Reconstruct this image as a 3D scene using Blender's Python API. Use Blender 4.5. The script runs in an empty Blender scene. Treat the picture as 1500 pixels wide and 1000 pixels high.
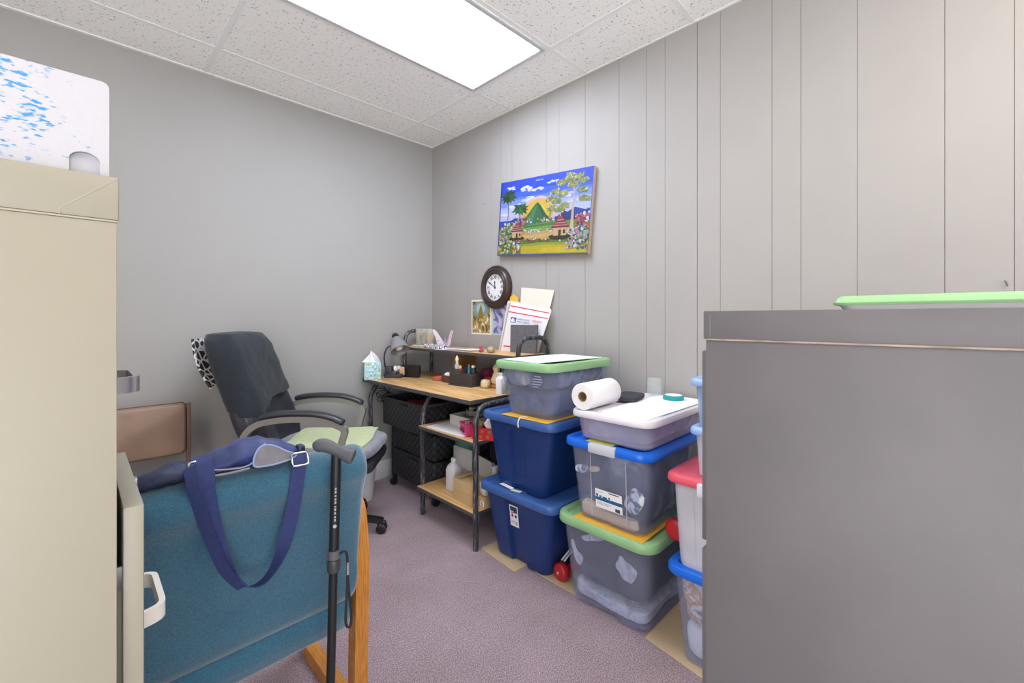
import bpy, bmesh, math, random
from math import sin, cos, pi, sqrt, radians
from mathutils import Vector, Matrix, noise
random.seed(7)
SC = bpy.context.scene
COL = SC.collection

# ------------------------------------------------------------------ materials
def lin(h):
    h = h.lstrip('#')
    o = []
    for i in (0, 2, 4):
        c = int(h[i:i+2], 16)/255
        o.append(c/12.92 if c <= .04045 else ((c+.055)/1.055)**2.4)
    return (*o, 1)

MATS = {}
def mat(name, hexc, rough=.5, metal=0., var=0., vs=12., bump=0., bs=150., spec=.5, alpha=None, emit=0., sheen=0., hex2=None, coord='Object', stretch=None):
    if name in MATS: return MATS[name]
    m = bpy.data.materials.new(name); m.use_nodes = True
    nt = m.node_tree; N = nt.nodes; L = nt.links
    b = N['Principled BSDF']
    b.inputs['Base Color'].default_value = lin(hexc)
    b.inputs['Roughness'].default_value = rough
    b.inputs['Metallic'].default_value = metal
    b.inputs['Specular IOR Level'].default_value = spec
    if sheen: b.inputs['Sheen Weight'].default_value = sheen
    if alpha is not None: b.inputs['Alpha'].default_value = alpha
    if emit:
        b.inputs['Emission Color'].default_value = lin(hexc); b.inputs['Emission Strength'].default_value = emit
    tc = N.new('ShaderNodeTexCoord'); src = tc.outputs[coord]
    if stretch:
        mp = N.new('ShaderNodeMapping'); mp.inputs['Scale'].default_value = stretch
        L.new(src, mp.inputs['Vector']); src = mp.outputs['Vector']
    if var or hex2:
        nz = N.new('ShaderNodeTexNoise'); nz.inputs['Scale'].default_value = vs; nz.inputs['Detail'].default_value = 5
        L.new(src, nz.inputs['Vector'])
        rp = N.new('ShaderNodeValToRGB')
        c = lin(hexc)
        c2 = lin(hex2) if hex2 else tuple(min(1, x*(1+var)) for x in c[:3])+(1,)
        c1 = c if hex2 else tuple(x*(1-var) for x in c[:3])+(1,)
        rp.color_ramp.elements[0].position = .35; rp.color_ramp.elements[0].color = c1
        rp.color_ramp.elements[1].position = .65; rp.color_ramp.elements[1].color = c2
        L.new(nz.outputs['Fac'], rp.inputs['Fac']); L.new(rp.outputs['Color'], b.inputs['Base Color'])
    if bump:
        nb = N.new('ShaderNodeTexNoise'); nb.inputs['Scale'].default_value = bs; nb.inputs['Detail'].default_value = 3
        L.new(src, nb.inputs['Vector'])
        bp = N.new('ShaderNodeBump'); bp.inputs['Strength'].default_value = bump; bp.inputs['Distance'].default_value = .01
        L.new(nb.outputs['Fac'], bp.inputs['Height']); L.new(bp.outputs['Normal'], b.inputs['Normal'])
    MATS[name] = m
    return m

def nodes_of(m): return m.node_tree.nodes, m.node_tree.links, m.node_tree.nodes['Principled BSDF']

def flat(hexc, rough=.6): return mat('paint_'+hexc, '#'+hexc, rough)

def frosted(name, hexc, fac, rough=.22, tint=(.90, .925, .985, 1)):
    """cloudy see-through plastic: part clear, part milky"""
    if name in MATS: return MATS[name]
    m = bpy.data.materials.new(name); m.use_nodes = True
    N = m.node_tree.nodes; L = m.node_tree.links; N.clear()
    o = N.new('ShaderNodeOutputMaterial'); mx = N.new('ShaderNodeMixShader'); t = N.new('ShaderNodeBsdfTransparent'); p = N.new('ShaderNodeBsdfPrincipled')
    t.inputs['Color'].default_value = tint
    p.inputs['Base Color'].default_value = lin(hexc); p.inputs['Roughness'].default_value = rough
    tc = N.new('ShaderNodeTexCoord'); nz = N.new('ShaderNodeTexNoise'); nz.inputs['Scale'].default_value = 9; nz.inputs['Detail'].default_value = 2
    mr = N.new('ShaderNodeMapRange'); mr.inputs['To Min'].default_value = fac*.75; mr.inputs['To Max'].default_value = min(1, fac*1.3)
    L.new(tc.outputs['Object'], nz.inputs['Vector']); L.new(nz.outputs['Fac'], mr.inputs['Value']); L.new(mr.outputs['Result'], mx.inputs['Fac'])
    L.new(t.outputs[0], mx.inputs[1]); L.new(p.outputs[0], mx.inputs[2]); L.new(mx.outputs[0], o.inputs['Surface'])
    MATS[name] = m
    return m

# wall, ceiling, floor -------------------------------------------------------
M_wall = mat('painted_drywall', '#a8a7a5', .75, var=.02, vs=2, bump=.05, bs=220, spec=.25)
M_panel = mat('painted_panelling', '#a6a3a1', .6, var=.02, vs=3, bump=.03, bs=120, spec=.3)
M_groove = mat('panel_groove', '#a09b96', .9)
M_base = mat('white_baseboard', '#dfe0e2', .45)

def carpet():
    m = mat('mauve_carpet', '#7a686a', .95, spec=.1, sheen=.25)
    N, L, b = nodes_of(m)
    tc = N.new('ShaderNodeTexCoord')
    n1 = N.new('ShaderNodeTexNoise'); n1.inputs['Scale'].default_value = 210; n1.inputs['Detail'].default_value = 3; n1.inputs['Roughness'].default_value = .75
    r1 = N.new('ShaderNodeValToRGB')
    e = r1.color_ramp.elements
    e[0].position = .30; e[0].color = lin('#5f4c53'); e[1].position = .72; e[1].color = lin('#d6c4cb')
    k = e.new(.5); k.color = lin('#9c8a92')
    L.new(tc.outputs['Object'], n1.inputs['Vector']); L.new(n1.outputs['Fac'], r1.inputs['Fac'])
    n2 = N.new('ShaderNodeTexNoise'); n2.inputs['Scale'].default_value = 3.2; n2.inputs['Detail'].default_value = 6; n2.inputs['Roughness'].default_value = .65
    r2 = N.new('ShaderNodeValToRGB'); r2.color_ramp.elements[0].position = .3; r2.color_ramp.elements[0].color = (.84, .82, .80, 1); r2.color_ramp.elements[1].position = .65; r2.color_ramp.elements[1].color = (1.06, 1.04, 1.05, 1)
    L.new(tc.outputs['Object'], n2.inputs['Vector']); L.new(n2.outputs['Fac'], r2.inputs['Fac'])
    mx = N.new('ShaderNodeMix'); mx.data_type = 'RGBA'; mx.blend_type = 'MULTIPLY'; mx.inputs['Factor'].default_value = 1
    L.new(r1.outputs['Color'], mx.inputs['A']); L.new(r2.outputs['Color'], mx.inputs['B']); L.new(mx.outputs['Result'], b.inputs['Base Color'])
    bp = N.new('ShaderNodeBump'); bp.inputs['Strength'].default_value = .25; bp.inputs['Distance'].default_value = .004
    L.new(n1.outputs['Fac'], bp.inputs['Height']); L.new(bp.outputs['Normal'], b.inputs['Normal'])
    return m
M_carpet = carpet()

def acoustic():
    m = mat('acoustic_tile', '#f8f8f6', .9, spec=.1)
    N, L, b = nodes_of(m)
    tc = N.new('ShaderNodeTexCoord')
    ns = N.new('ShaderNodeTexNoise'); ns.inputs['Scale'].default_value = 30
    ad = N.new('ShaderNodeMixRGB'); ad.blend_type = 'ADD'; ad.inputs['Fac'].default_value = .035
    L.new(tc.outputs['Object'], ns.inputs['Vector']); L.new(tc.outputs['Object'], ad.inputs['Color1']); L.new(ns.outputs['Color'], ad.inputs['Color2'])
    v = N.new('ShaderNodeTexVoronoi'); v.inputs['Scale'].default_value = 95; v.inputs['Randomness'].default_value = 1
    L.new(ad.outputs['Color'], v.inputs['Vector'])
    n2 = N.new('ShaderNodeTexNoise'); n2.inputs['Scale'].default_value = 55; n2.inputs['Detail'].default_value = 1
    L.new(tc.outputs['Object'], n2.inputs['Vector'])
    mr = N.new('ShaderNodeMapRange'); mr.inputs['From Min'].default_value = .36; mr.inputs['From Max'].default_value = .72; mr.inputs['To Min'].default_value = 0; mr.inputs['To Max'].default_value = .42
    L.new(n2.outputs['Fac'], mr.inputs['Value'])
    lt = N.new('ShaderNodeMath'); lt.operation = 'LESS_THAN'
    L.new(v.outputs['Distance'], lt.inputs[0]); L.new(mr.outputs['Result'], lt.inputs[1])
    mx = N.new('ShaderNodeMixRGB'); mx.inputs['Color1'].default_value = lin('#f8f8f6'); mx.inputs['Color2'].default_value = lin('#b2b2b0')
    L.new(lt.outputs[0], mx.inputs['Fac']); L.new(mx.outputs[0], b.inputs['Base Color'])
    bp = N.new('ShaderNodeBump'); bp.invert = True; bp.inputs['Strength'].default_value = .15; bp.inputs['Distance'].default_value = .002
    L.new(lt.outputs[0], bp.inputs['Height']); L.new(bp.outputs['Normal'], b.inputs['Normal'])
    return m
M_tile = acoustic()
M_tee = mat('white_ceiling_tee', '#efefed', .5)

# things ----------------------------------------------------------------------
M_beige = mat('beige_enamel', '#948f80', .42, var=.02, vs=5)
M_beige_d = mat('beige_seam', '#98917c', .6)
M_grey = mat('grey_enamel', '#5a575b', .5, var=.05, vs=9, bump=.02, bs=60)
M_grey_d = mat('grey_seam', '#6b6765', .7)
M_rust = mat('chipped_edge', '#8f8074', .7, var=.25, vs=30)
M_chrome = mat('brushed_chrome', '#c9cacf', .25, 1.)
M_steel = mat('steel', '#9a9aa0', .35, .9)
M_ivory = mat('ivory_plastic', '#dcd9d2', .4)
M_black = mat('black_plastic', '#1b1c1f', .42)
M_blackm = mat('matte_black', '#16171a', .7)
M_leather = mat('black_leather', '#31333b', .28, var=.12, vs=30, bump=.12, bs=90)
M_armpl = mat('taupe_plastic', '#84827e', .4)
M_shirt = mat('black_cotton', '#2a3037', .92, var=.12, vs=14, bump=.9, bs=11, sheen=.2, spec=.2)
M_teal = mat('teal_upholstery', '#37647b', .95, var=.2, vs=260, bump=.3, bs=300, sheen=.6, spec=.15)
M_oak = mat('honey_oak', '#c98a3f', .38, hex2='#b06f27', vs=16, bump=.04, bs=40, stretch=(14, 1.2, 1.2))
M_navy = mat('navy_nylon', '#26346a', .55, var=.35, vs=14, bump=.3, bs=30, sheen=.05)
M_navy_d = mat('navy_webbing', '#2c386c', .75, var=.1, vs=60, bump=.4, bs=420)
M_lining = mat('grey_lining', '#77757c', .8, var=.15, vs=35)
M_piping = mat('pale_piping', '#8f9cc0', .6)
M_brown = mat('brown_vinyl', '#8e7768', .38, var=.16, vs=6, bump=.06, bs=120)
M_brownfr = mat('brown_painted_steel', '#6b4f49', .4)
M_green_towel = mat('pale_green_towel', '#c3cf9f', .95, var=.06, vs=60, bump=.3, bs=300, sheen=.3)
M_pillow = mat('grey_cushion_fabric', '#8b8c98', .95, var=.12, vs=40, bump=.3, bs=200, sheen=.3)
M_whitep = mat('white_plastic', '#e4e4e8', .35)
M_white = mat('white_paper', '#eeeeF2'.lower(), .85)
M_whitew = mat('warm_white_paper', '#e6e2d8', .85)
M_blue_tote = mat('navy_tote_plastic', '#173672', .33, var=.06, vs=9)
M_blue_lid = mat('navy_lid_plastic', '#3a5f9f', .38, var=.05, vs=9)
M_green_lid = mat('sage_lid_plastic', '#8fbb88', .35, var=.03, vs=9)
M_bright_lid = mat('bright_blue_lid_plastic', '#1668d8', .3)
M_pale_lid = mat('pale_blue_lid_plastic', '#8fb0e2', .35)
M_red_lid = mat('coral_red_lid_plastic', '#d8586a', .35)
M_white_lid = mat('white_lid_plastic', '#dcdae2', .35)
M_clear = frosted('clear_tote_plastic', '#c6cce0', .14)
M_cloudy = frosted('cloudy_tote_plastic', '#cfcfe4', .27)
M_clear2 = frosted('milky_tote_plastic', '#dcdce6', .62, .35)
M_clear3 = frosted('clear_blue_plastic', '#a9c8ea', .4)
M_cardb = mat('corrugated_cardboard', '#c9ab7e', .85, var=.05, vs=8)
M_cardflat = mat('flat_cardboard', '#cdb695', .85, var=.05, vs=8)
M_yellow = mat('manila_yellow_paper', '#e9b440', .8, var=.05, vs=10)
M_red = mat('red_vinyl', '#b3232c', .35, var=.06, vs=20)

def wood_top():
    m = mat('desk_laminate', '#c99b5c', .38)
    N, L, b = nodes_of(m)
    tc = N.new('ShaderNodeTexCoord'); mp = N.new('ShaderNodeMapping'); mp.inputs['Scale'].default_value = (16, 1.6, 8)
    n = N.new('ShaderNodeTexNoise'); n.inputs['Scale'].default_value = 3.5; n.inputs['Detail'].default_value = 8; n.inputs['Distortion'].default_value = .7
    r = N.new('ShaderNodeValToRGB'); r.color_ramp.elements[0].position = .3; r.color_ramp.elements[0].color = lin('#b88a52'); r.color_ramp.elements[1].position = .65; r.color_ramp.elements[1].color = lin('#e6bd85')
    L.new(tc.outputs['Object'], mp.inputs['Vector']); L.new(mp.outputs['Vector'], n.inputs['Vector']); L.new(n.outputs['Fac'], r.inputs['Fac']); L.new(r.outputs['Color'], b.inputs['Base Color'])
    return m
M_lam = wood_top()
M_lam_d = mat('brown_hardboard', '#9a7144', .6, var=.12, vs=20)
M_edge = mat('charcoal_edge_band', '#4b4a4f', .5)

def scuffed():
    m = mat('scuffed_black_steel', '#2b2c31', .42)
    N, L, b = nodes_of(m)
    tc = N.new('ShaderNodeTexCoord'); mp = N.new('ShaderNodeMapping'); mp.inputs['Scale'].default_value = (40, 40, 9)
    n = N.new('ShaderNodeTexNoise'); n.inputs['Scale'].default_value = 2.2; n.inputs['Detail'].default_value = 6
    r = N.new('ShaderNodeValToRGB'); r.color_ramp.elements[0].position = .5; r.color_ramp.elements[0].color = lin('#303137'); r.color_ramp.elements[1].position = .72; r.color_ramp.elements[1].color = lin('#8c8c92')
    L.new(tc.outputs['Object'], mp.inputs['Vector']); L.new(mp.outputs['Vector'], n.inputs['Vector']); L.new(n.outputs['Fac'], r.inputs['Fac']); L.new(r.outputs['Color'], b.inputs['Base Color'])
    return m
M_tube = scuffed()

def woven():
    m = mat('black_woven_strap', '#232326', .55)
    N, L, b = nodes_of(m)
    tc = N.new('ShaderNodeTexCoord'); ck = N.new('ShaderNodeTexChecker'); ck.inputs['Scale'].default_value = 42
    ck.inputs['Color1'].default_value = lin('#3a3a3e'); ck.inputs['Color2'].default_value = lin('#1d1d20')
    L.new(tc.outputs['Object'], ck.inputs['Vector']); L.new(ck.outputs['Color'], b.inputs['Base Color'])
    bp = N.new('ShaderNodeBump'); bp.inputs['Strength'].default_value = .7; bp.inputs['Distance'].default_value = .004
    L.new(ck.outputs['Fac'], bp.inputs['Height']); L.new(bp.outputs['Normal'], b.inputs['Normal'])
    return m
M_weave = woven()

def patches(name, stops, scale=7., rough=.9, dist=1.2, bump=.25):
    """cloth or paper printed with several colours in irregular patches"""
    m = mat(name, '#808080', rough)
    N, L, b = nodes_of(m)
    tc = N.new('ShaderNodeTexCoord'); n = N.new('ShaderNodeTexNoise'); n.inputs['Scale'].default_value = scale; n.inputs['Detail'].default_value = 3; n.inputs['Distortion'].default_value = dist
    r = N.new('ShaderNodeValToRGB'); r.color_ramp.interpolation = 'LINEAR'
    e = r.color_ramp.elements
    while len(e) < len(stops): e.new(.5)
    for i, (p, c) in enumerate(stops): e[i].position = p; e[i].color = lin(c)
    L.new(tc.outputs['Object'], n.inputs['Vector']); L.new(n.outputs['Fac'], r.inputs['Fac']); L.new(r.outputs['Color'], b.inputs['Base Color'])
    if bump:
        bp = N.new('ShaderNodeBump'); bp.inputs['Strength'].default_value = bump; bp.inputs['Distance'].default_value = .01
        L.new(n.outputs['Fac'], bp.inputs['Height']); L.new(bp.outputs['Normal'], b.inputs['Normal'])
    return m

def stripes(name, c1, c2, scale, axis='X', dist=0.):
    m = mat(name, c1, .7)
    N, L, b = nodes_of(m)
    tc = N.new('ShaderNodeTexCoord'); w = N.new('ShaderNodeTexWave'); w.bands_direction = axis; w.inputs['Scale'].default_value = scale; w.inputs['Distortion'].default_value = dist
    r = N.new('ShaderNodeValToRGB'); r.color_ramp.interpolation = 'CONSTANT'; r.color_ramp.elements[0].color = lin(c1); r.color_ramp.elements[1].position = .5; r.color_ramp.elements[1].color = lin(c2)
    L.new(tc.outputs['Object'], w.inputs['Vector']); L.new(w.outputs['Fac'], r.inputs['Fac']); L.new(r.outputs['Color'], b.inputs['Base Color'])
    return m

# ------------------------------------------------------------------ mesh builder
class MB:
    def __init__(s): s.v = []; s.f = []; s.m = []
    def add(s, vs, fs, m=0, T=None):
        o = len(s.v)
        for p in vs:
            p = Vector(p)
            s.v.append(T @ p if T else p)
        for i, f in enumerate(fs):
            s.f.append([o+k for k in f]); s.m.append(m[i] if isinstance(m, (list, tuple)) else m)
        return s
    def box(s, x0, x1, y0, y1, z0, z1, b=0., m=0, T=None, seg=2, side=None):
        bm = bmesh.new(); bmesh.ops.create_cube(bm, size=1)
        for v in bm.verts: v.co = Vector(((x0+x1)/2+v.co.x*(x1-x0), (y0+y1)/2+v.co.y*(y1-y0), (z0+z1)/2+v.co.z*(z1-z0)))
        if b > 0: bmesh.ops.bevel(bm, geom=bm.edges[:], offset=b, segments=seg, affect='EDGES', profile=.5)
        bm.normal_update(); bm.verts.index_update()
        ms = [m if (side is None or f.normal.z > .6) else side for f in bm.faces]
        s.add([v.co.copy() for v in bm.verts], [[v.index for v in f.verts] for f in bm.faces], ms, T); bm.free()
        return s
    def loft(s, rings, m=0, caps=(True, True), closed=True, T=None):
        n = len(rings[0]); vs = [p for r in rings for p in r]; fs = []
        for i in range(len(rings)-1):
            for j in range(n if closed else n-1):
                k = (j+1) % n
                fs.append((i*n+j, i*n+k, (i+1)*n+k, (i+1)*n+j))
        if caps[0]: fs.append(tuple(reversed(range(n))))
        if caps[1]: fs.append(tuple((len(rings)-1)*n+j for j in range(n)))
        return s.add(vs, fs, m, T)
    def tube(s, pts, r, m=0, n=10, caps=True, T=None, flat=1., up=None, loop=False):
        pts = [Vector(p) for p in pts]; rings = []
        N = len(pts); nrm = None
        for i, p in enumerate(pts):
            if loop: t = pts[(i+1) % N]-pts[i-1]
            else: t = pts[min(i+1, N-1)]-pts[max(i-1, 0)]
            if t.length < 1e-9: t = Vector((0, 0, 1))
            t.normalize()
            if up is not None: nrm = Vector(up)-t*t.dot(Vector(up))
            elif nrm is None: nrm = t.orthogonal()
            else: nrm = nrm-t*t.dot(nrm)
            if nrm.length < 1e-6: nrm = t.orthogonal()
            nrm.normalize(); bn = t.cross(nrm)
            rr = r[i] if isinstance(r, (list, tuple)) else r
            rings.append([p+nrm*(cos(2*pi*k/n)*rr*flat)+bn*(sin(2*pi*k/n)*rr) for k in range(n)])
        if loop: rings.append(rings[0]); caps = False
        return s.loft(rings, m, (caps, caps), True, T)
    def ribbon(s, pts, w, t, wdir, m=0, T=None):
        """flat strap: rectangular section w wide (along wdir, which may vary) and t thick"""
        pts = [Vector(p) for p in pts]; rings = []; N = len(pts)
        for i, p in enumerate(pts):
            tg = (pts[min(i+1, N-1)]-pts[max(i-1, 0)]).normalized()
            wd = Vector(wdir[i] if isinstance(wdir, list) else wdir); wd = (wd-tg*tg.dot(wd)).normalized(); bn = tg.cross(wd)
            ww = w[i] if isinstance(w, (list, tuple)) else w
            rings.append([p+wd*(a*ww/2)+bn*(b*t/2) for a, b in ((-1, -1), (1, -1), (1, 1), (-1, 1))])
        return s.loft(rings, m, (True, True), True, T)
    def lathe(s, prof, c=(0, 0, 0), n=24, m=0, T=None, caps=(True, True)):
        c = Vector(c)
        return s.loft([[c+Vector((r*cos(2*pi*k/n), r*sin(2*pi*k/n), z)) for k in range(n)] for r, z in prof], m, caps, True, T)
    def prism(s, out, a, b, fn, m=0, T=None):
        """outline of 2-D points extruded from a to b; fn(u, v, w) gives the 3-D point"""
        return s.loft([[fn(u, v, a) for u, v in out], [fn(u, v, b) for u, v in out]], m, (True, True), True, T)
    def grid(s, f, nu, nv, m=0, T=None):
        vs = [f(i/nu, j/nv) for i in range(nu+1) for j in range(nv+1)]
        fs = [(i*(nv+1)+j, (i+1)*(nv+1)+j, (i+1)*(nv+1)+j+1, i*(nv+1)+j+1) for i in range(nu) for j in range(nv)]
        return s.add(vs, fs, m, T)
    def blob(s, c, h, e=4., nz=0., sc=6., m=0, T=None, seg=10, seed=0.):
        """rounded, slightly lumpy box of half sizes h"""
        bm = bmesh.new(); bmesh.ops.create_cube(bm, size=2)
        bmesh.ops.subdivide_edges(bm, edges=bm.edges[:], cuts=seg, use_grid_fill=True)
        c = Vector(c); vs = []
        bm.verts.index_update()
        for v in bm.verts:
            q = v.co.copy(); mx = max(abs(q.x), abs(q.y), abs(q.z))
            k = mx/((abs(q.x)**e+abs(q.y)**e+abs(q.z)**e)**(1/e)); q *= k
            p = Vector((q.x*h[0], q.y*h[1], q.z*h[2]))
            if nz: p *= 1+nz*noise.noise((p+c)*sc+Vector((seed, seed*1.7, 3.1)))
            vs.append(c+p)
        s.add(vs, [[v.index for v in f.verts] for f in bm.faces], m, T); bm.free()
        return s
    def text(s, txt, size, T, m=0, align='LEFT', bold=0.):
        cu = bpy.data.curves.new('lettering', 'FONT'); cu.body = txt; cu.size = size; cu.extrude = size*.01; cu.align_x = align; cu.resolution_u = 2; cu.offset = bold*size
        ob = bpy.data.objects.new('lettering', cu); COL.objects.link(ob)
        dg = bpy.context.evaluated_depsgraph_get(); me = ob.evaluated_get(dg).to_mesh()
        s.add([v.co.copy() for v in me.vertices], [list(p.vertices) for p in me.polygons], m, T)
        ob.evaluated_get(dg).to_mesh_clear(); bpy.data.objects.remove(ob); bpy.data.curves.remove(cu)
        return s

def wm(o):
    M = Matrix.Translation(o.location) @ o.rotation_euler.to_matrix().to_4x4()
    return wm(o.parent) @ M if o.parent else M

def obj(name, mb, mats, parent=None, base=None, angle=40, local=False):
    """ONE mesh object. Vertices are in room coordinates (or in the parent's, with local=True)."""
    if not isinstance(mats, (list, tuple)): mats = [mats]
    vs = mb.v
    loc = Vector((0, 0, 0))
    if parent and not local:
        I = wm(parent).inverted(); vs = [I @ v for v in vs]
    elif not parent:
        if base is None:
            base = (sum(v.x for v in vs)/len(vs), sum(v.y for v in vs)/len(vs), min(v.z for v in vs))
        loc = Vector(base); vs = [v-loc for v in vs]
    me = bpy.data.meshes.new(name); me.from_pydata([tuple(v) for v in vs], [], mb.f)
    for mt in mats: me.materials.append(mt)
    me.polygons.foreach_set('material_index', mb.m)
    me.polygons.foreach_set('use_smooth', [True]*len(mb.f))
    me.update()
    bm = bmesh.new(); bm.from_mesh(me); bmesh.ops.recalc_face_normals(bm, faces=bm.faces[:]); bm.to_mesh(me); bm.free()
    me.set_sharp_from_angle(angle=radians(angle))
    o = bpy.data.objects.new(name, me); COL.objects.link(o); o.location = loc
    if parent: o.parent = parent
    return o

def tag(o, label=None, cat=None, group=None, kind=None):
    if label: o['label'] = label
    if cat: o['category'] = cat
    if group: o['group'] = group
    if kind: o['kind'] = kind
    return o

def thing(name, label, cat, loc=(0, 0, 0), rotz=0., group=None):
    o = bpy.data.objects.new(name, None); COL.objects.link(o); o.empty_display_size = .05
    o.location = loc; o.rotation_euler = (0, 0, rotz)
    return tag(o, label, cat, group)

def solo(name, mb, mats, label, cat, group=None, angle=40, base=None):
    return tag(obj(name, mb, mats, None, base, angle), label, cat, group)

def struct(name, mb, mats, angle=30):
    return tag(obj(name, mb, mats, None, (0, 0, 0), angle), kind='structure')

def dup(root, loc, rotz=0., label=None):
    r = root.copy(); COL.objects.link(r); r.location = loc; r.rotation_euler = (0, 0, rotz)
    if label: r['label'] = label
    for ch in list(root.children):
        c = ch.copy(); COL.objects.link(c); c.parent = r
        for g in list(ch.children):
            d = g.copy(); COL.objects.link(d); d.parent = c
    return r

def cr(pts, n=6, loop=False):
    """smooth curve through points"""
    P = [Vector(p) for p in pts]; out = []; N = len(P)
    for i in range(N if loop else N-1):
        if loop: a, b, c, d = P[i-1], P[i], P[(i+1) % N], P[(i+2) % N]
        else: a, b, c, d = P[max(i-1, 0)], P[i], P[i+1], P[min(i+2, N-1)]
        for k in range(n):
            t = k/n
            out.append(.5*((2*b)+(c-a)*t+(2*a-5*b+4*c-d)*t*t+(3*b-a-3*c+d)*t**3))
    if not loop: out.append(P[-1])
    return out

def fillet(pts, r, n=6):
    """polyline with rounded corners of radius r"""
    P = [Vector(p) for p in pts]; out = [P[0]]
    for i in range(1, len(P)-1):
        a = (P[i-1]-P[i]); b = (P[i+1]-P[i]); k = min(r, a.length*.49, b.length*.49)
        p0 = P[i]+a.normalized()*k; p2 = P[i]+b.normalized()*k
        for j in range(n+1):
            t = j/n; out.append(p0*(1-t)**2+P[i]*2*t*(1-t)+p2*t*t)
    out.append(P[-1])
    return out

def rr(x0, x1, y0, y1, r, z, n=5, ns=1, fn=None):
    """rounded rectangle ring at height z; ns extra points on every straight side"""
    r = max(.0005, min(r, (x1-x0)/2.01, (y1-y0)/2.01)); pts = []
    cs = [(x1-r, y0+r, -pi/2), (x1-r, y1-r, 0), (x0+r, y1-r, pi/2), (x0+r, y0+r, pi)]
    for i, (cx, cy, a) in enumerate(cs):
        arc = [(cx+r*cos(a+pi/2*k/n), cy+r*sin(a+pi/2*k/n)) for k in range(n+1)]
        pts += arc
        nx = cs[(i+1) % 4]; q = (nx[0]+r*cos(nx[2]), nx[1]+r*sin(nx[2])); p = arc[-1]
        for k in range(1, ns): pts.append((p[0]+(q[0]-p[0])*k/ns, p[1]+(q[1]-p[1])*k/ns))
    if fn: pts = [fn(x, y) for x, y in pts]
    return [Vector((x, y, z)) for x, y in pts]

def sm(a, b, x):
    t = max(0, min(1, (x-a)/(b-a))); return t*t*(3-2*t)

# ------------------------------------------------------------------ the room
XR, YB, ZC = 2.067, 2.997, 2.60          # panelled wall, plain wall, ceiling
XL, YF = -1.75, -2.25                    # the two walls behind the camera
struct('floor', MB().box(XL-.1, XR+.1, YF-.1, YB+.1, -.1, 0), M_carpet)
struct('ceiling', MB().box(XL-.1, XR+.1, YF-.1, YB+.1, ZC, ZC+.08), M_tile)
struct('wall_back', MB().box(XL-.1, XR+.1, YB, YB+.1, 0, ZC), M_wall)
M_wall2 = mat('white_drywall', '#e4e3e1', .8)  # unseen walls kept whiter than the visible ones for extra bounce
struct('wall_left', MB().box(XL-.1, XL, YF, YB, 0, ZC), M_wall2)
struct('wall_front', MB().box(XL-.1, XR+.1, YF-.1, YF, 0, ZC), M_wall2)
# panelled wall with real grooves
gr = [(2.911, .002), (2.747, .003), (2.537, .003), (2.458, .003), (2.278, .003), (2.174, .003), (2.067, .003), (1.766, .004), (1.663, .002), (1.472, .0035), (1.250, .0035), (1.091, .0035),
      (.991, .003), (.832, .006), (.728, .003), (.52, .0035), (.417, .003), (.237, .003), (.005, .0035), (-.149, .0035), (-.35, .003), (-.47, .003), (-.72, .003), (-.95, .003), (-1.2, .003), (-1.5, .003), (-1.8, .003), (-2.05, .003)]
prof = [(XR, YB)]
for y, w in gr:
    w *= .55
    prof += [(XR, y+w/2), (XR+.004, y+w/4), (XR+.004, y-w/4), (XR, y-w/2)]
prof += [(XR, YF)]
wb = MB(); n = len(prof)
wb.v = [Vector((x, y, z)) for z in (0, ZC) for x, y in prof]
for i in range(n-1):
    wb.f.append([i, i+1, n+i+1, n+i]); wb.m.append(1 if prof[i][0] > XR or prof[i+1][0] > XR else 0)
wb.box(XR+.005, XR+.1, YF, YB, 0, ZC)
o = struct('wall_right', wb, [M_panel, M_groove])
# baseboards
struct('baseboard_back', MB().box(XL, XR, YB-.012, YB, 0, .135, .003), M_base)
struct('baseboard_right', MB().box(XR-.012, XR, YF, YB-.012, 0, .135, .003), M_base)
# ceiling grid: wall angle and tees
tr = MB()
tr.box(XL, XR, YB-.02, YB, ZC-.006, ZC); tr.box(XR-.012, XR, YF, YB-.02, ZC-.004, ZC)
struct('trim_1', tr, M_tee)
GX = (1.735, .515, -.705); GY = (2.678, 2.068, 1.458, .848, .238, -.372, -.982, -1.592)
tr = MB()
for x in GX: tr.box(x-.012, x+.012, YF, YB-.02, ZC-.003, ZC)
struct('trim_2', tr, M_tee)
tr = MB()
for y in GY: tr.box(XL, XR-.012, y-.012, y+.012, ZC-.0028, ZC)
struct('trim_3', tr, M_tee)

# ceiling lights: the visible panel, then two added as fill
M_lens = mat('lit_prismatic_lens', '#e6efff', .4, emit=1)
M_fill_lens = mat('warm_fill_lens', '#fff4e6', .4, emit=1)  # warm glow of the two added panels
def troffer(x0, x1, y0, y1, label, lens, strength):
    t = thing('ceiling_light', label, 'ceiling light', ((x0+x1)/2, (y0+y1)/2, ZC-.012))
    f = MB()
    for a in (0, 1):
        f.box(x0, x1, (y0, y1-.022)[a], (y0+.022, y1)[a], ZC-.012, ZC-.003, .002)
        f.box((x0, x1-.022)[a], (x0+.022, x1)[a], y0+.022, y1-.022, ZC-.012, ZC-.003, .002)
    obj('frame', f, mat('light_frame_enamel', '#c9cac8', .5), t)
    b = nodes_of(lens)[2]; b.inputs['Emission Strength'].default_value = strength
    obj('diffuser', MB().box(x0+.02, x1-.02, y0+.02, y1-.02, ZC-.008, ZC-.004), lens, t)
troffer(.53, 1.72, 1.472, 2.054, 'lit rectangular fluorescent panel set in the tiled ceiling', M_lens, 11)
troffer(.53, 1.72, -.968, -.386, 'added fill light panel behind the viewpoint over the grey cabinet', M_fill_lens, 3.5)  # out-of-view panel added as fill
troffer(-1.70, -.72, .252, .834, 'added fill light panel over the far left of the room', M_fill_lens, 8)  # another added panel, brightens the lower left of the back wall

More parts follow.
